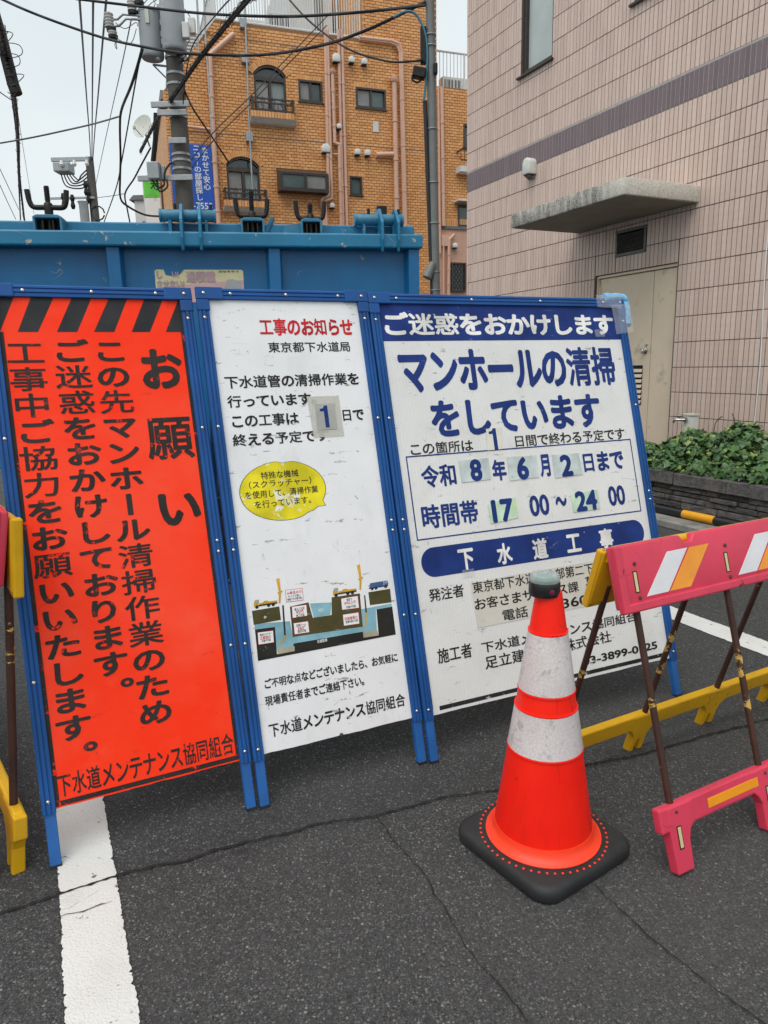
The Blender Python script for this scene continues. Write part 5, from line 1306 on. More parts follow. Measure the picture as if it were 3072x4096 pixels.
# ================================================================== the three A-frame sign boards
SW, SL, SV = .5993, 1.6764, .1493
def sign(name, x, y, yaw, lean, W, label, panel_mat, v0):
    root = empty(name, Matrix.Translation((x, y, 0)) @ Matrix.Rotation(yaw, 4, 'Z'), label, 'sign board', 'A-frame work notice boards')
    ML = Matrix(((1, 0, 0, 0), (0, sin(lean), -cos(lean), 0), (0, cos(lean), sin(lean), 0), (0, 0, 0, 1)))
    MW = root.matrix_basis @ ML; MI = MW.inverted()
    def uv(rg, px, py, w=.0):
        o = MI @ CAM; d = MI.to_3x3() @ ray(rg, px, py); p = o + d * ((w - o.z) / d.z); return p.x, p.y
    hw = W / 2; rw = .036
    # panel: slightly wavy lower edge
    n = 24; lo = [(-hw + .012 + (W - .024) * i / n, v0 + random.gauss(0, .0006) + .0008 * sin(i * .7)) for i in range(n + 1)]
    poly = lo + [(hw - .012, SL - .012), (-hw + .012, SL - .012)]
    pan = MB().prism(poly, -.003, .0, 'z').build('panel', panel_mat, root, ML)
    def rail(name_, a0, a1, b0, b1, vert):
        """extruded channel with two grooves"""
        o = empty(name_, Matrix.Identity(4)); o.parent = root
        w_ = (a1 - a0)
        pr = [(0, -.012), (0, .009), (.10, .012), (.26, .012), (.29, .0085), (.36, .0085), (.39, .012), (.62, .012), (.65, .0085), (.70, .0085), (.73, .0105), (.97, .0095), (1, .003), (1, -.012)]
        mb = MB()
        if vert: mb.add([(a0 + p[0] * w_, v, p[1]) for v in (b0, b1) for p in pr], [])
        else: mb.add([(u, a0 + p[0] * w_, p[1]) for u in (b0, b1) for p in pr], [])
        k = len(pr); mb.f = [(i, (i + 1) % k, (i + 1) % k + k, i + k) for i in range(k)] + [tuple(range(k)), tuple(range(2 * k - 1, k - 1, -1))]
        bpy.data.objects.remove(o)
        return mb.build(name_, 'frame_blue', root, ML)
    rail('side_rail', -hw, -hw + rw, SV, SL - rw, True)
    ra = rail('side_rail', hw, hw - rw, SV, SL - rw, True)
    rail('top_rail', SL, SL - rw, -hw + .002, hw - .002, False)
    for s in (-1, 1):                                          # folded corner covers
        u0, u1 = sorted((s * (hw + .003), s * (hw - .085)))
        MB().prism([(u0, SL + .003), (u1, SL + .003), (u1, SL - rw - .002), (u0, SL - rw - .002)] if 1 else [], .0, .0145, 'z').build('corner_cover', 'frame_blue', root, ML, bevel=.003)
        q0, q1 = sorted((s * (hw + .003), s * (hw - rw - .002)))
        MB().box(q0, q1, SL - .075, SL - rw - .0025, .0, .0142).build('corner_cover', 'frame_blue', root, ML, bevel=.003)
        e0, e1 = sorted((s * (hw - .004), s * (hw - .034)))
        MB().prism([(e0, -.001), (e1, -.001), (e1, SV + .25), (e0, SV + .25)], -.018, .006, 'z').build('leg', 'leg_blue', root, ML, bevel=.002)
        MB().box(e0 - .001, e1 + .001, -.003, .008, -.019, .007).build('foot', 'black_rubber', root, ML)
    # rivets
    rv = MB().lathe([(.0062, 0), (.0060, .0012), (.0045, .0030), (.002, .0040)], 12).build('rivet', 'rivet', data_only=True, smooth=60)
    for s in (-1, 1):
        for v in (SV + .035, SV + .37, SV + .67, SV + .705, SV + 1.07, SL - .098): inst(rv, 'rivet', root, ML @ Matrix.Translation((s * (hw - rw * .5), v, .0105)))
    nt_ = 3 if W < .8 else 4
    for k in range(nt_):
        inst(rv, 'rivet', root, ML @ Matrix.Translation((-hw + .11 + (W - .22) * k / (nt_ - 1), SL - rw * .5, .0115)))
    for s in (-1, 1): inst(rv, 'rivet', root, ML @ Matrix.Translation((s * (hw - .022), SL - rw * .5, .0143)))
    # rear stay frame
    MR = Matrix.Translation((0, SL * sin(lean) - .02, SL * cos(lean) - .05)) @ Matrix.Rotation(-lean * 1.15, 4, 'X')
    Lr = (SL * cos(lean) - .05) / cos(lean * 1.15)
    for s in (-1, 1):
        M2 = Matrix.Translation((s * (hw - .06), 0.06, 0)) @ Matrix.Translation((0, SL * sin(lean), 0))
        MB().tube([(s * (hw - .055), SL * sin(lean) + .03, SL * cos(lean) - .06), (s * (hw - .055), SL * sin(lean) * 2.05, .013)], .013, 10).build('rear_leg', 'leg_blue', root, smooth=40)
    MB().tube([(-hw + .055, SL * sin(lean) * 1.75, .32 * SL * cos(lean)), (hw - .055, SL * sin(lean) * 1.75, .32 * SL * cos(lean))], .010, 8).build('rear_bar', 'leg_blue', root, smooth=40)
    MB().tube([(-hw + .05, SL * sin(lean) + .028, SL * cos(lean) - .05), (hw - .05, SL * sin(lean) + .028, SL * cos(lean) - .05)], .012, 8).build('hinge_bar', 'leg_blue', root, smooth=40)
    return root, ML, uv, pan
def figure_one(r_, w, mat, parent):
    u0, u1, v0, v1 = r_; X = lambda t: u0 + (u1 - u0) * t; Y = lambda t: v0 + (v1 - v0) * t
    MB().add([(X(.42), Y(0), w), (X(.80), Y(0), w), (X(.80), Y(1), w), (X(.50), Y(1), w), (X(.42), Y(.74), w)], [(0, 1, 2, 3, 4)]).add([(X(.05), Y(.74), w), (X(.42), Y(.74), w), (X(.50), Y(1), w), (X(.45), Y(.94), w), (X(.32), Y(.875), w), (X(.05), Y(.86), w)], [(0, 1, 2, 3, 4, 5)]).build('lettering', mat, parent, fix=False)
def rc(uv, rg, x0, y0, x1, y1):
    a = uv(rg, x0, y0); b = uv(rg, x1, y1); return (a[0], b[0], b[1], a[1])
def flat(pts, w, mat, parent, ML, name):
    return MB().add([(p[0], p[1], w) for p in pts], [tuple(range(len(pts)))]).build(name, mat, parent, ML, fix=False)
def fix_poly(o):
    bm = bmesh.new(); bm.from_mesh(o.data); bmesh.ops.triangulate(bm, faces=bm.faces)
    for f in bm.faces:
        if f.normal.z < 0: f.normal_flip()
    bm.to_mesh(o.data); bm.free(); return o

# --- left: fluorescent orange request board
s1o, M1, uv1, p1_ = sign('sign_board', -.6896, 1.878, .4541, .2729, SW, 'fluorescent orange vertical notice board with black lettering and hazard stripes', 'orange_board', .158)
hw = SW / 2; pi0, pi1 = -hw + .036, hw - .036
top = SL - .036; bot = uv1('s1', 700, 378)[1]
for x0t, x1t, x0b, x1b in ((-140, 92, -240, 0), (205, 355, 118, 252), (475, 605, 378, 512), (720, 842, 624, 758), (955, 1078, 874, 995), (1180, 1330, 1100, 1240)):
    tl = uv1('s1', x0t, 168)[0]; tr = uv1('s1', x1t, 168)[0]; bl = uv1('s1', x0b, 380)[0]; br_ = uv1('s1', x1b, 380)[0]
    P = clip_half(clip_half([(bl, bot), (br_, bot), (tr, top), (tl, top)], lambda p: p[0] - pi0), lambda p: pi1 - p[0])
    if len(P) > 2: flat(P, .0006, 'stripe_on_orange', s1o, M1, 'hazard_stripe')
lb = uv1('s2', 900, 1390)[1]
lb = uv1('s2', 885, 1393)[1]
flat([(pi0, lb - .007), (pi1, lb - .007), (pi1, lb + .007), (pi0, lb + .007)], .0007, 'ink_on_orange', s1o, M1, 'border_line')
flat([(pi0, lb + .008), (pi0 + .011, lb + .008), (pi0 + .011, bot), (pi0, bot)], .0007, 'ink_on_orange', s1o, M1, 'border_line')
flat([(pi1 - .009, lb + .008), (pi1, lb + .008), (pi1, bot), (pi1 - .009, bot)], .0007, 'ink_on_orange', s1o, M1, 'border_line')
def column(s_, uv, first, last, cw, mat, parent, ML, weight=.03):
    """vertical line of broad characters: centre of the first and last cell in the photo, cell width in metres"""
    a, b = uv(*first), uv(*last); n = len(s_); pitch = (a[1] - b[1]) / (n - 1); ch_ = pitch * .90
    for i, ch in enumerate(s_):
        t = i / (n - 1); cu = a[0] + (b[0] - a[0]) * t; cv = a[1] + (b[1] - a[1]) * t
        vs, fs, x0, x1, y0, y1 = glyphs(ch, weight * (.5 if ord(ch) >= 0x4E00 else 1)); em = glyphs('国', weight); sx = cw / (em[3] - em[2]); sy = ch_ / (em[5] - em[4])
        ex, ey = (em[2] + em[3]) / 2, (em[4] + em[5]) / 2
        if ch == '。': q = [(cu + (x - x0) * sx + cw * .20, cv + (y - y0) * sy + ch_ * .05, z) for x, y, z in vs]
        elif ch in 'ー': q = [(cu - (y - (y0 + y1) / 2) * sx, cv - (x - (x0 + x1) / 2) * sy, z) for x, y, z in vs]
        else: q = [(cu + (x - ex) * sx, cv + (y - ey) * sy, z) for x, y, z in vs]
        MB().add([(x, y, .0009 + z) for x, y, z in q], fs).build('character', mat, parent, ML, fix=False)
def rcm(uv, rg, x0, y0, x1, y1):
    xm, ym = (x0 + x1) / 2, (y0 + y1) / 2
    return (uv(rg, x0, ym)[0], uv(rg, x1, ym)[0], uv(rg, xm, y1)[1], uv(rg, xm, y0)[1])
for ch, q in (('お', (938, 490, 1212, 756)), ('願', (972, 945, 1282, 1222)), ('い', (1055, 1442, 1332, 1660))): letter(ch, rcm(uv1, 's1', *q), .0009, 'ink_on_orange', s1o, M1, weight=.02 if ch == '願' else .04, name='character')
column('この先マンホール清掃作業のため', uv1, ('s1', 733, 508), ('s2', 940, 982), .094, 'ink_on_orange', s1o, M1, .032)
column('ご迷惑をおかけしております。', uv1, ('s1', 468, 508), ('s2', 690, 850), .094, 'ink_on_orange', s1o, M1, .032)
column('工事中ご協力をお願いいたします。', uv1, ('s1', 168, 520), ('s2', 465, 1240), .094, 'ink_on_orange', s1o, M1, .032)
letter('下水道メンテナンス協同組合', rc(uv1, 's2', 338, 1358, 1415, 1224), .0009, 'ink_on_orange', s1o, M1, weight=.02)

# --- middle: white notice board
s2o, M2, uv2, p2_ = sign('sign_board', -.1411, 2.1267, .426, .2676, SW, 'tall white notice board with red heading, yellow speech bubble and a sewer diagram', 'white_board', .163)
for t, r_, mt, wt in (('工事のお知らせ', ('s3', 552, 240, 1297, 374), 'ink_red', .035), ('東京都下水道局', ('s3', 624, 426, 1272, 500), 'ink_black', .02), ('下水道管の清掃作業を', ('s3', 283, 692, 1343, 757), 'ink_black', .03),
                      ('行っています。', ('s3', 304, 846, 1010, 912), 'ink_black', .03), ('この工事は', ('s3', 340, 997, 874, 1068), 'ink_black', .03), ('日で', ('s3', 1206, 957, 1382, 1034), 'ink_black', .03),
                      ('終える予定です', ('s3', 346, 1148, 1106, 1195), 'ink_black', .03),
                      ('ご不明な点などございましたら、お気軽に', ('s4', 358, 1076, 1296, 952), 'ink_black', .03), ('現場責任者までご連絡下さい。', ('s4', 362, 1196, 1062, 1118), 'ink_black', .03),
                      ('下水道メンテナンス協同組合', ('s4', 388, 1390, 1350, 1262), 'ink_black', .03)):
    letter(t, rc(uv2, *r_), .0009, mt, s2o, M2, weight=wt)
def quadpx(uv, rg, pts): return [uv(rg, *p) for p in pts]
nc = MB().prism(quadpx(uv2, 's3', [(930, 852), (985, 1174), (1222, 1160), (1178, 842)]), .0012, .0018, 'z').build('number_card', 'card_film', s2o, M2)
MB().prism(quadpx(uv2, 's3', [(993, 912), (1015, 1115), (1165, 1105), (1145, 905)]), .0020, .003, 'z').build('number_plate', 'card_grey', nc)
figure_one(rc(uv2, 's3', 1022, 925, 1125, 1092), .0034, 'ink_navy', nc)
# speech bubble
c0 = uv2('s3', 738, 1578); el = uv2('s3', 402, 1590); er = uv2('s3', 1080, 1560); et = uv2('s3', 735, 1352); eb = uv2('s3', 730, 1822)
ru, rv_ = (er[0] - el[0]) / 2, (et[1] - eb[1]) / 2; cu, cv = (el[0] + er[0]) / 2, (et[1] + eb[1]) / 2
def bubble(k):
    pts = []
    for i in range(72):
        a = 2 * pi * i / 72; m_ = 1 - .075 * math.exp(-((a - 1.50) / .12) ** 2) - .04 * math.exp(-((a - 5.25) / .12) ** 2)
        pts.append((cu + ru * k * m_ * cos(a), cv + rv_ * k * m_ * sin(a)))
    return pts
tip = uv2('s3', 1082, 1702); tb1 = uv2('s3', 1052, 1650); tb2 = uv2('s3', 985, 1715)
flat([tb1, tb2, tip], .0005, 'ink_black', s2o, M2, 'bubble_outline')
fix_poly(flat(bubble(1.0), .0006, 'ink_black', s2o, M2, 'bubble_outline')); fix_poly(flat(bubble(.985), .0007, 'bubble_yellow', s2o, M2, 'speech_bubble'))
ti = lambda p: (cu + (p[0] - cu) * .983, cv + (p[1] - cv) * .983)
flat([ti(tb1), ti(tb2), ti(tip)], .00072, 'bubble_yellow', s2o, M2, 'speech_bubble')
for t, r_ in (('特殊な機械', ('s3', 570, 1448, 866, 1470)), ('（スクラッチャー）', ('s3', 476, 1518, 968, 1530)), ('を使用して、清掃作業', ('s3', 447, 1596, 1022, 1602)), ('を行っています。', ('s3', 522, 1672, 965, 1680))):
    q = rc(uv2, *r_); vm = (uv2(r_[0], r_[1], r_[2])[1] + uv2(r_[0], r_[3], r_[4])[1]) / 2
    a, b = uv2(r_[0], r_[1], (r_[2] + r_[4]) / 2), uv2(r_[0], r_[3], (r_[2] + r_[4]) / 2)
    vm = uv2(r_[0], (r_[1] + r_[3]) / 2, (r_[2] + r_[4]) / 2)[1]; letter(t, (a[0], b[0], vm - .0125, vm + .0125), .0010, 'ink_black', s2o, M2, weight=.012)
# printed sewer diagram
dg = empty('sewer_diagram', M2); dg.parent = s2o
def dq(pts, w, mt, name): return fix_poly(flat(quadpx(uv2, 's4', pts), w, mt, dg, None, name))
dq([(275, 600), (466, 568), (478, 662), (288, 698)], .0006, 'ground_brown', 'ground'); dq([(540, 570), (670, 540), (700, 648), (832, 628), (832, 505), (1028, 478), (1050, 710), (560, 782)], .0006, 'ground_brown', 'ground'); dq([(1088, 470), (1240, 445), (1250, 540), (1100, 560)], .0006, 'ground_brown', 'ground')
dq([(296, 730), (436, 712), (450, 905), (318, 950)], .00062, 'ground_black', 'ground'); dq([(566, 828), (1050, 745), (1055, 788), (1160, 770), (1145, 590), (1255, 570), (1280, 765), (318, 950), (316, 930), (560, 880)], .00062, 'ground_black', 'ground')
dq([(292, 690), (540, 672), (562, 782), (1050, 708), (1040, 588), (1250, 548), (1252, 572), (1140, 590), (1148, 740), (570, 826), (575, 852), (448, 872), (436, 714), (296, 732)], .0005, 'water_blue', 'water')
dq([(680, 548), (832, 540), (822, 625), (708, 646)], .00075, 'water_blue', 'river'); dq([(450, 862), (572, 845), (574, 880), (455, 903)], .0007, 'sand_tan', 'sediment'); dq([(1050, 745), (1150, 735), (1158, 768), (1056, 788)], .0007, 'sand_tan', 'sediment')
dq([(486, 560), (497, 560), (512, 770), (500, 770)], .0009, 'ink_black', 'hose'); dq([(1058, 490), (1066, 490), (1078, 610), (1068, 612)], .0009, 'ink_black', 'hose')
dq([(504, 770), (516, 766), (514, 790), (478, 830), (468, 845), (470, 818), (500, 795)], .0010, 'machine_yellow', 'scraper'); dq([(1066, 612), (1078, 612), (1076, 670), (1068, 715), (1058, 720), (1064, 660)], .0010, 'machine_yellow', 'scraper')
for q in ([(508, 455), (628, 440), (635, 525), (514, 540)], [(552, 570), (656, 555), (663, 635), (558, 652)], [(564, 685), (668, 670), (677, 750), (572, 766)], [(895, 513), (1015, 492), (1025, 580), (903, 595)], [(908, 625), (1020, 608), (1027, 690), (916, 706)], [(313, 750), (424, 735), (430, 820), (320, 838)]):
    o = dq(q, .0011, 'ink_red', 'caption_border'); cx = sum(p[0] for p in q) / 4; cy = sum(p[1] for p in q) / 4
    dq([(cx + (x - cx) * .955, cy + (y - cy) * .93) for x, y in q], .0013, 'ad_white', 'caption_box')
for t, (x, y), w_, mt in (('4t車並みの', (570, 470), 105, 'ink_red'), ('サイズで狭い', (570, 495), 90, 'ink_black'), ('現場でも作業可能', (572, 515), 104, 'ink_black'), ('最大人孔深', (606, 585), 70, 'ink_black'), ('45M', (607, 605), 52, 'ink_red'), ('施工可能', (612, 630), 60, 'ink_black'), ('先端アーム', (618, 697), 70, 'ink_black'), ('360°', (620, 718), 56, 'ink_red'), ('旋回可能', (624, 740), 60, 'ink_black'),
                           ('管径下', (955, 520), 40, 'ink_black'), ('6M以上の', (960, 540), 80, 'ink_red'), ('作業が可能', (966, 570), 70, 'ink_black'), ('伏越管渠の', (966, 650), 92, 'ink_red'), ('清掃作業も可能', (972, 672), 88, 'ink_black'), ('管底だけでなく', (370, 762), 84, 'ink_black'), ('広範囲の', (370, 785), 78, 'ink_red'), ('作業が可能', (374, 806), 66, 'ink_black'), ('河川', (757, 596), 40, 'ad_white'), ('伏越管渠', (765, 808), 72, 'ad_white')):
    a = uv2('s4', x - w_ / 2, y); b = uv2('s4', x + w_ / 2, y); c = uv2('s4', x, y); hh = min(.0066, (b[0] - a[0]) / len(t) * .62) if '°' not in t and 'M' not in t else .0062
    letter(t, (a[0], b[0], c[1] - hh, c[1] + hh), .0015, mt, dg, weight=.012)
def lorry(x, y, s_, flip, mt, tank=False):
    """flat print of a work lorry, x y its wheel line centre in the photo crop"""
    def q(pts, mt_, nm, w=.0009): dq([(x + (p[0] if not flip else -p[0]) * s_, y - p[1] * s_ - p[0] * s_ * (.16 if not flip else -.16)) for p in pts], w, mt_, nm)
    q([(-80, 14), (80, 14), (80, 26), (-80, 26)], 'ink_black', 'lorry_chassis'); q([(-82, 12), (-50, 12), (-48, 62), (-76, 62), (-84, 40)], mt, 'lorry_cab', .001); q([(-79, 40), (-54, 40), (-54, 56), (-74, 56)], 'water_blue', 'lorry_window', .0011)
    if tank: q([(-44, 22), (70, 22), (76, 40), (68, 62), (-44, 62)], mt, 'lorry_tank', .001)
    else: q([(-44, 24), (80, 24), (80, 36), (20, 38), (10, 46), (-14, 46), (-20, 36), (-44, 36)], mt, 'lorry_deck', .001)
    for wx in (-62, 20, 52): q([(wx + 12 * cos(k * pi / 6), 12 + 12 * sin(k * pi / 6)) for k in range(12)], 'ink_black', 'lorry_wheel', .0012)
lorry(372, 575, 1.0, False, 'machine_yellow'); lorry(925, 492, 1.0, False, 'machine_yellow'); lorry(1158, 448, .82, True, 'machine_blue', True)
for bx, by in ((452, 375), (1015, 280)):
    dq([(bx - 8, by), (bx + 14, by - 4), (bx + 26, by + 95), (bx + 22, by + 170), (bx + 10, by + 172), (bx + 12, by + 98)], .0012, 'machine_yellow', 'boom'); dq([(bx + 2, by + 96), (bx + 34, by + 80), (bx + 36, by + 92), (bx + 6, by + 108)], .0013, 'machine_yellow', 'boom_arm')
MB().lathe([(.007, 0), (.006, .002), (.002, .003)], 10, (*uv2('s4', 900, 1466), .0004)).build('screw', 'screw_dark', s2o, M2)

# --- right: wide retroreflective board
s3o, M3, uv3, p3_ = sign('sign_board', .6766, 2.4777, .4166, .2763, 1.1735, 'wide white notice board with navy heading band, date cards and blue taped corner', 'reflective_board', .16)
W3 = 1.1735; pi0, pi1 = -W3 / 2 + .036, W3 / 2 - .036
hb = uv3('s5', 730, 281)[1]
flat([(pi0, hb), (pi1, hb), (pi1, SL - .036), (pi0, SL - .036)], .0005, 'ink_navy', s3o, M3, 'heading_band')
flat([(pi0, .18), (pi0 + .005, .18), (pi0 + .005, hb), (pi0, hb)], .0005, 'ink_navy', s3o, M3, 'edge_line')
for t, r_, mt, wt in (('ご迷惑をおかけします', ('s5', 105, 128, 1340, 252), 'ink_white', .04), ('マンホールの清掃', ('s5', 178, 328, 1353, 518), 'ink_navy', .04), ('をしています', ('s5', 350, 602, 1275, 738), 'ink_navy', .04),
                      ('この箇所は', ('s5', 250, 830, 590, 866), 'ink_black', .02), ('日間で終わる予定です', ('s5', 806, 786, 1395, 803), 'ink_black', .02),
                      ('令和', ('s5', 303, 948, 503, 1050), 'ink_navy', .04), ('年', ('s5', 680, 916, 770, 1022), 'ink_navy', .04), ('月', ('s5', 932, 888, 1002, 1002), 'ink_navy', .04), ('日まで', ('s5', 1164, 878, 1392, 962), 'ink_navy', .04),
                      ('時間帯', ('s5', 306, 1158, 622, 1248), 'ink_navy', .04), ('00', ('s5', 878, 1106, 998, 1206), 'ink_navy', .03), ('～', ('s5', 1022, 1128, 1085, 1142), 'ink_navy', .04), ('00', ('s5', 1296, 1056, 1400, 1152), 'ink_navy', .03),
                      ('発注者', ('s6', 215, 408, 408, 445), 'ink_black', .025), ('施工者', ('s6', 260, 726, 452, 766), 'ink_black', .025),
                      ('下水道メンテナンス協同組合', ('s6', 495, 690, 1325, 575), 'ink_black', .025), ('足立建設工業株式会社', ('s6', 512, 766, 1190, 686), 'ink_black', .025), ('03-3899-0125', ('s6', 1032, 772, 1434, 722), 'ink_black', .035)):
    a = rc(uv3, *r_)
    if a[3] - a[2] < .03: m_ = (a[2] + a[3]) / 2; a = (a[0], a[1], m_ - .020, m_ + .020)
    letter(t, a, .0010, mt, s3o, M3, weight=wt)
q0, q1 = uv3('s5', 235, 905), uv3('s5', 1475, 1185); q2 = uv3('s5', 1418, 808); q3 = uv3('s5', 295, 1335)
x0, x1, y0, y1 = (q0[0] + q3[0]) / 2, (q1[0] + q2[0]) / 2, (q1[1] + q3[1]) / 2, (q0[1] + q2[1]) / 2; e = .0048
for a, b, c, d in ((x0, x1, y0 - e, y0), (x0, x1, y1, y1 + e), (x0 - e, x0, y0 - e, y1 + e), (x1, x1 + e, y0 - e, y1 + e)):
    flat([(a, c), (b, c), (b, d), (a, d)], .0008, 'ink_navy', s3o, M3, 'box_line')
def card(rg, q, mt, digit, dq_):
    P = [uv3(rg, *p) for p in q]
    c_ = MB().prism(P, .0012, .0028, 'z').build('number_card', mt, s3o, M3)
    figure_one(rc(uv3, rg, *dq_), .0032, 'ink_navy', c_) if digit == '1' else letter(digit, rc(uv3, rg, *dq_), .0032, 'ink_navy', c_, weight=.045)
card('s5', [(654, 752), (662, 866), (742, 858), (735, 742)], 'card_cream', '1', (662, 750, 730, 860))
card('s5', [(510, 920), (526, 1036), (680, 1018), (665, 905)], 'card_pale_blue', '8', (560, 914, 640, 1026))
card('s5', [(766, 900), (780, 1026), (936, 1008), (920, 892)], 'card_pale_blue', '6', (808, 902, 888, 1018))
card('s5', [(1004, 888), (1022, 1012), (1168, 992), (1145, 880)], 'card_pale_blue', '2', (1040, 890, 1120, 1000))
card('s5', [(664, 1150), (680, 1254), (826, 1222), (810, 1112)], 'card_green', '17', (676, 1130, 808, 1238))
card('s5', [(1104, 1100), (1120, 1194), (1260, 1174), (1246, 1072)], 'card_green', '24', (1120, 1084, 1250, 1178))
pl_ = uv3('s6', 178, 262); pr_ = uv3('s6', 1360, 95); pt = uv3('s6', 770, 112); pb2 = uv3('s6', 770, 262)
h_ = (pt[1] - pb2[1]) / 2; vm = (pt[1] + pb2[1]) / 2
fix_poly(flat(rrect(pl_[0], pr_[0], vm - h_, vm + h_, h_ * .98, 8), .0006, 'ink_navy', s3o, M3, 'pill'))
for ch, q in (('下', (368, 198, 466, 298)), ('水', (572, 168, 668, 268)), ('道', (762, 142, 856, 240)), ('工', (942, 120, 1032, 204)), ('事', (1116, 90, 1204, 184))): letter(ch, rc(uv3, 's6', *q), .0010, 'ink_white', s3o, M3, weight=.035)
tc_ = MB().prism([uv3('s6', *p) for p in ((440, 372), (478, 614), (1230, 462), (1190, 240))], .0006, .0016, 'z').build('taped_card', 'card_taped', s3o, M3)
def cells(t, n_first, p_first, n_last, p_last, hgt, parent):
    """line of print from the centres of two of its characters"""
    a, b = uv3('s6', *p_first), uv3('s6', *p_last); pu = (b[0] - a[0]) / (n_last - n_first); vm = (a[1] + b[1]) / 2; u0 = a[0] - pu * (n_first + .46)
    letter(t, (u0, u0 + pu * (len(t) - .08), vm - hgt / 2, vm + hgt / 2), .0020, 'ink_black', parent, weight=.022)
cells('東京都下水道局北部第二下水道', 0, (478, 405), 11, (1066, 290), .043, tc_); cells('お客さまサービス課', 0, (492, 490), 8, (985, 390), .042, tc_)
cells('電話', 0, (642, 541), 1, (712, 530), .042, tc_); cells('葛', 0, (1074, 366), 1, (1130, 356), .042, tc_); cells('360', 0, (946, 482), 2, (1040, 464), .038, tc_)
bl0 = uv3('s6', 890, 892)[1]
flat([(pi0 + .03, bl0 - .0075), (pi1, bl0 - .0075), (pi1, bl0 + .0075), (pi0 + .03, bl0 + .0075)], .0007, 'ink_black', s3o, M3, 'border_line')
# foam wrap and clear tape on the upper right corner
cw = MB(); hx = W3 / 2
path = [(hx - .10, SL + .002, .004), (hx - .05, SL + .007, .004), (hx + .0, SL + .004, .004), (hx + .012, SL - .02, .004), (hx + .012, SL - .07, .004), (hx + .010, SL - .115, .004)]
P = smooth_path(path, 4); rings = []
cw.tube([Vector(p) + Vector((0, 0, random.uniform(-.003, .003))) for p in P], .0185, 12, r2=.015)
cw.v = [(x + random.gauss(0, .0012), y + random.gauss(0, .0012), z + random.gauss(0, .0012)) for x, y, z in cw.v]
cw.build('foam_wrap', 'foam_blue', s3o, M3, smooth=50)
for q in ([(hx - .16, SL + .006), (hx - .03, SL + .006), (hx - .03, SL - .05), (hx - .16, SL - .046)], [(hx - .085, SL - .035), (hx + .014, SL - .03), (hx + .016, SL - .15), (hx - .08, SL - .16)]):
    o = MB(); n = 8; vs = []
    for i in range(n + 1):
        for j in range(n + 1):
            a, b = i / n, j / n; p = Vector((q[0][0] * (1 - a) * (1 - b) + q[1][0] * a * (1 - b) + q[2][0] * a * b + q[3][0] * (1 - a) * b, q[0][1] * (1 - a) * (1 - b) + q[1][1] * a * (1 - b) + q[2][1] * a * b + q[3][1] * (1 - a) * b, .029 + random.gauss(0, .0012)))
            vs.append(p)
    o.add(vs, [(i * (n + 1) + j, (i + 1) * (n + 1) + j, (i + 1) * (n + 1) + j + 1, i * (n + 1) + j + 1) for i in range(n) for j in range(n)])
    o.build('tape', 'clear_tape', s3o, M3, fix=False, smooth=60)
for q in ((1235, 262), (400, 350), (1290, 545)):
    a = uv3('s5' if q[1] < 300 else 's6', *q); flat([(a[0], a[1]), (a[0] + .05, a[1]), (a[0] + .05, a[1] + .03), (a[0], a[1] + .03)], .0026, 'clear_tape', s3o, M3, 'tape')

# ================================================================== traffic cone with a solar lamp on top
cc = Vector((.437, 1.799, 0)) + Vector((-.003, .006, 0))
co = empty('traffic_cone', Matrix.Translation(cc) @ Matrix.Rotation(radians(34.5), 4, 'Z'), 'red traffic cone with two reflective white bands on a black rubber base', 'traffic cone')
bp = MB(); a = .186
for k, (ins, z) in enumerate(((.004, 0), (.0, .008), (.0, .030), (.006, .041), (.016, .046))):
    P = rrect(-a + ins, a - ins, -a + ins, a - ins, .058 - ins * .5, 8); bp.v += [(x, y, z) for x, y in P]
n = len(P)
for k in range(4): bp.f += [(k * n + i, k * n + (i + 1) % n, (k + 1) * n + (i + 1) % n, (k + 1) * n + i) for i in range(n)]
bp.f += [tuple(range(n - 1, -1, -1)), tuple(4 * n + i for i in range(n))]
bp.build('base', 'base_rubber', co, smooth=50)
MB().lathe([(.130, .044), (.1605, .0465), (.1615, .0500), (.157, .0525), (.1465, .058), (.1405, .070), (.1375, .084)], 56).build('flange', 'flange_orange', co, smooth=50)
me = MB().lathe([(.0036, 0), (.0033, .0022), (.0015, .0030)], 8).build('stud', 'flange_orange', data_only=True, smooth=50)
for k in range(54): inst(me, 'stud', co, Matrix.Translation((.1765 * cos(2 * pi * k / 54), .1765 * sin(2 * pi * k / 54), .0455)))
rz = lambda z: .1362 - (z - .084) * (.1362 - .034) / (.765 - .084)
MB().lathe([(rz(.084), .084), (rz(.2), .2), (rz(.335), .335), (rz(.345), .345), (rz(.46), .46), (rz(.55), .55), (rz(.66), .66), (rz(.765), .765), (.02, .768)], 56).build('body', 'cone_red', co, smooth=40)
for z0, z1 in ((.322, .437), (.492, .652)):
    e = .0022; MB().lathe([(rz(z0) + .0004, z0), (rz(z0) + e, z0 + .001), (rz((z0 + z1) / 2) + e, (z0 + z1) / 2), (rz(z1) + e, z1 - .001), (rz(z1) + .0004, z1)], 56).build('reflective_band', 'prism_tape', co, smooth=40)
    for zz in (z0 - .006, z1 + .001): MB().lathe([(rz(zz) + .0002, zz), (rz(zz) + .003, zz + .001), (rz(zz) + .003, zz + .004), (rz(zz) + .0002, zz + .005)], 56).build('bead', 'cone_red', co, smooth=40)
lm = empty('warning_lamp', Matrix.Translation(cc + Vector((-.013, -.003, .766))), 'small round warning lamp with clear dome capping the red cone', 'lamp')
MB().lathe([(.034, -.012), (.0405, -.010), (.0415, -.004), (.0415, .022), (.040, .026), (.036, .0265)], 40).build('housing', 'lamp_black', lm, smooth=40)
MB().lathe([(.0385, .0268), (.0402, .029), (.0400, .040), (.036, .0465), (.028, .049), (.01, .050)], 40).build('dome', 'lamp_dome', lm, smooth=40)
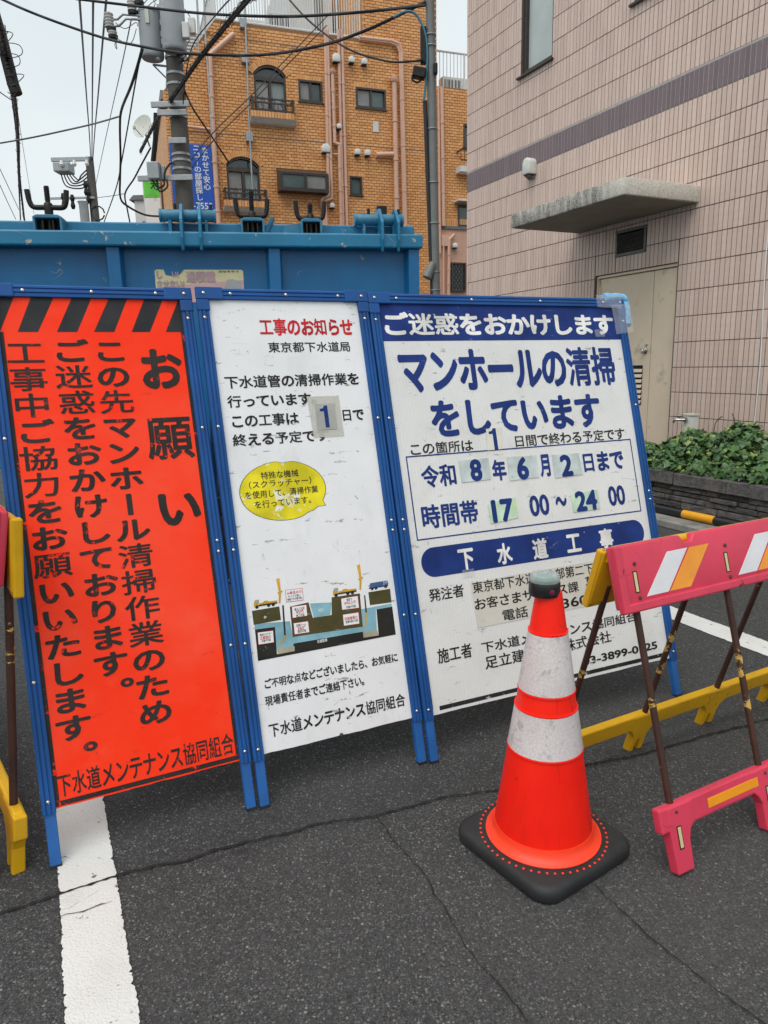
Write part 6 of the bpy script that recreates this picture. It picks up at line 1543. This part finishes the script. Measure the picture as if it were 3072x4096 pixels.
MB().lathe([(.024, .0275), (.026, .030), (.024, .038), (.012, .041)], 24).build('lens', 'lamp_green', lm, smooth=40)
MB().lathe([(.008, 0), (.0075, .003), (.004, .004)], 14, (0, 0, 0), Matrix.Translation((.011, -.0402, .006)) @ Matrix.Rotation(radians(90), 4, 'X')).build('button', 'lamp_button', lm, smooth=40)

# ================================================================== folding plastic barricades
def barricade(M, label, length, pipes, rear_shift=.0, spread=.255, HZ=.86):
    """A-frame: front half pink, rear half yellow; x along its length, y away from the pink side, ridge over y = 0"""
    root = empty('barricade', M, label, 'barricade', 'folding plastic barricades')
    def half(sgn, matn, x_off, sheet, pipe_mat):
        lean = math.atan2(spread, .86)
        # plane of this half: runs from the ridge down and outwards
        ML = Matrix.Translation((x_off, 0, 0)) @ Matrix(((1, 0, 0, 0), (0, sgn * -sin(lean), sgn * -cos(lean), -sgn * .010), (0, -cos(lean), sin(lean), HZ - (0 if sgn > 0 else .018)), (0, 0, 0, 1)))
        # local: x along, y down the slope, z outwards
        def bx(name, x0, x1, y0, y1, z0, z1, bev=.006, mt=matn, par=root): 
            return MB().box(x0, x1, y0, y1, z0, z1).build(name, mt, par, ML, bevel=bev)
        pn = MB(); notch = .30
        poly = []
        x = 0; poly = [(0, .175), (0, 0)]
        for k in range(int(length / .38) + 1):
            xn = .26 + k * .42
            if xn + .05 < length: poly += [(xn, 0), (xn + .012, .022), (xn + .045, .022), (xn + .057, 0)]
        poly += [(length, 0), (length, .175)]
        pan = MB().prism(poly, -.016 if sgn > 0 else -.004, .018, 'z').build('top_panel', matn, root, ML, bevel=.007, smooth=50)
        MB().box(.012, length - .012, .008, .03, -.014, -.0065).build('panel_rim', matn, root, ML, bevel=.002)
        bx('panel_frame', .0, length, .160, .186, .0, .024, .005); bx('panel_frame', -.003, .022, .0, .186, .0, .0235, .005); bx('panel_frame', length - .022, length + .003, .0, .186, .0, .0235, .005)
        for k in range(4):                                      # slanted reflector pairs
            x = .09 + k * .386
            if x + .28 > length: break
            for q, mt in ((0, 'sheet_white'), (.092, sheet)):
                P = [(x + q, .150), (x + q + .085, .150), (x + q + .188, .040), (x + q + .105, .040)]
                MB().prism(P, .0182, .0195, 'z').build('reflector', mt, root, ML)
                cx = sum(p[0] for p in P) / 4; cy = .095
                MB().prism([(cx + (p[0] - cx) * 1.05, cy + (p[1] - cy) * 1.06) for p in P], .0181, .0186, 'z').build('reflector_rim', matn, root, ML)
        for xp in pipes:
            bx('slot', xp - .008, xp + .008, .075, .135, .0181, .0193, 0, 'louver_black'); bx('slot_pipe', xp - .006, xp + .004, .078, .132, .0193, .0199, 0, 'slot_cream')
            for yy in (.055, .150): MB().lathe([(.006, 0), (.005, .003), (.002, .0035)], 8, (xp + .004, yy, .019)).build('screw', 'screw_dark', root, ML)
        # legs
        Ls = (HZ - .175) / cos(lean)
        for xp in pipes:
            MB().tube([(xp, .12, .0), (xp, Ls + .02, 0)], .0098, 12).build('leg', pipe_mat, root, ML, smooth=50)
        # bottom rail with feet
        y0, y1 = Ls - .005, Ls + .062
        rail = bx('bottom_rail', .0, length, y0, y1, -.012, .016, .006)
        foot_end = HZ / cos(lean) - .006
        for i, xp in enumerate([pipes[0]] + pipes[1:]):
            w0, w1 = xp - .030, xp + .034
            P = [(w0, y0 + .004), (w1 + .03, y0 + .004), (w1 + .03, y1 - .004), (w1 + .012, y1 + .012), (w1 + .003, y1 + .035), (w1, foot_end), (w0 + .002, foot_end), (w0 - .002, y1)]
            if i > 0: P = [(w0 - .03, y0 + .004), (w1 + .03, y0 + .004), (w1 + .03, y1 - .004), (w1 + .012, y1 + .012), (w1, y1 + .035), (w1, foot_end), (xp + .012, foot_end), (xp + .006, y1 + .05), (xp - .006, y1 + .05), (xp - .012, foot_end), (w0, foot_end), (w0, y1 + .035), (w0 - .012, y1 + .012), (w0 - .03, y1 - .004)]
            MB().prism(P, -.0135, .0175, 'z').build('foot', matn, root, ML, bevel=.004)
            bx('slot', xp - .009, xp + .008, y1 - .010, y1 + .052, .0176, .0186, 0, 'louver_black'); bx('slot_pipe', xp - .006, xp + .005, y1 - .007, y1 + .048, .0187, .0193, 0, 'slot_cream')
            MB().lathe([(.005, 0), (.004, .003), (.002, .0035)], 8, (xp, y0 + .02, .0176)).build('screw', 'screw_dark', root, ML)
        for k in range(len(pipes) - 1):
            xa, xb = pipes[k] + .125, pipes[k + 1] - .035
            bx('reflector', xa, xb, y0 + .022, y0 + .048, .0162, .0178, .001, sheet if sgn > 0 else matn)
            bx('rail_groove', xa - .03, xb + .02, y0 + .012, y0 + .058, .0161, .0166, 0, matn)
    half(1, 'barricade_pink', 0, 'sheet_amber', 'rusty_pipe'); half(-1, 'barricade_yellow', rear_shift, 'sheet_amber', 'rusty_pipe')
    MB().tube([(.02, 0, HZ - .010), (length + rear_shift - .02, 0, HZ - .010)], .008, 10).build('hinge_rod', 'pipe_yellow', root, smooth=40)
    for k in range(3): MB().tube([(.28 + k * .42, 0, HZ - .016), (.31 + k * .42, 0, HZ - .016)], .0135, 12).build('hinge_knuckle', 'barricade_yellow', root, smooth=40)
    return root
yb = radians(27.8); tx = Vector((cos(yb), sin(yb), 0)); ny = Vector((-sin(yb), cos(yb), 0))
barricade(Matrix.Translation(tx * 1.416 + ny * 1.385) @ Matrix.Rotation(yb, 4, 'Z'), 'pink and yellow folding barricade with rusty legs right of the cone', 1.25, [.060, .435, .81, 1.18])
th = radians(-52); fe = ground('F', 84, 3474)       # a folded one, leaning: only its near end shows, at the left edge of the view
RL = Matrix.Rotation(radians(7.6), 4, Vector((-.47, .88, 0))) @ Matrix.Rotation(th, 4, 'Z') @ Matrix.Scale(1.13, 4)
barricade(Matrix.Translation(fe) @ RL @ Matrix.Translation((-1.22, -.055, .006)), 'folded pink and yellow barricade cut off by the left edge', 1.25, [.065, .435, .81, 1.20], 0, .035, .90)
bpy.data.scenes.remove(_TS)
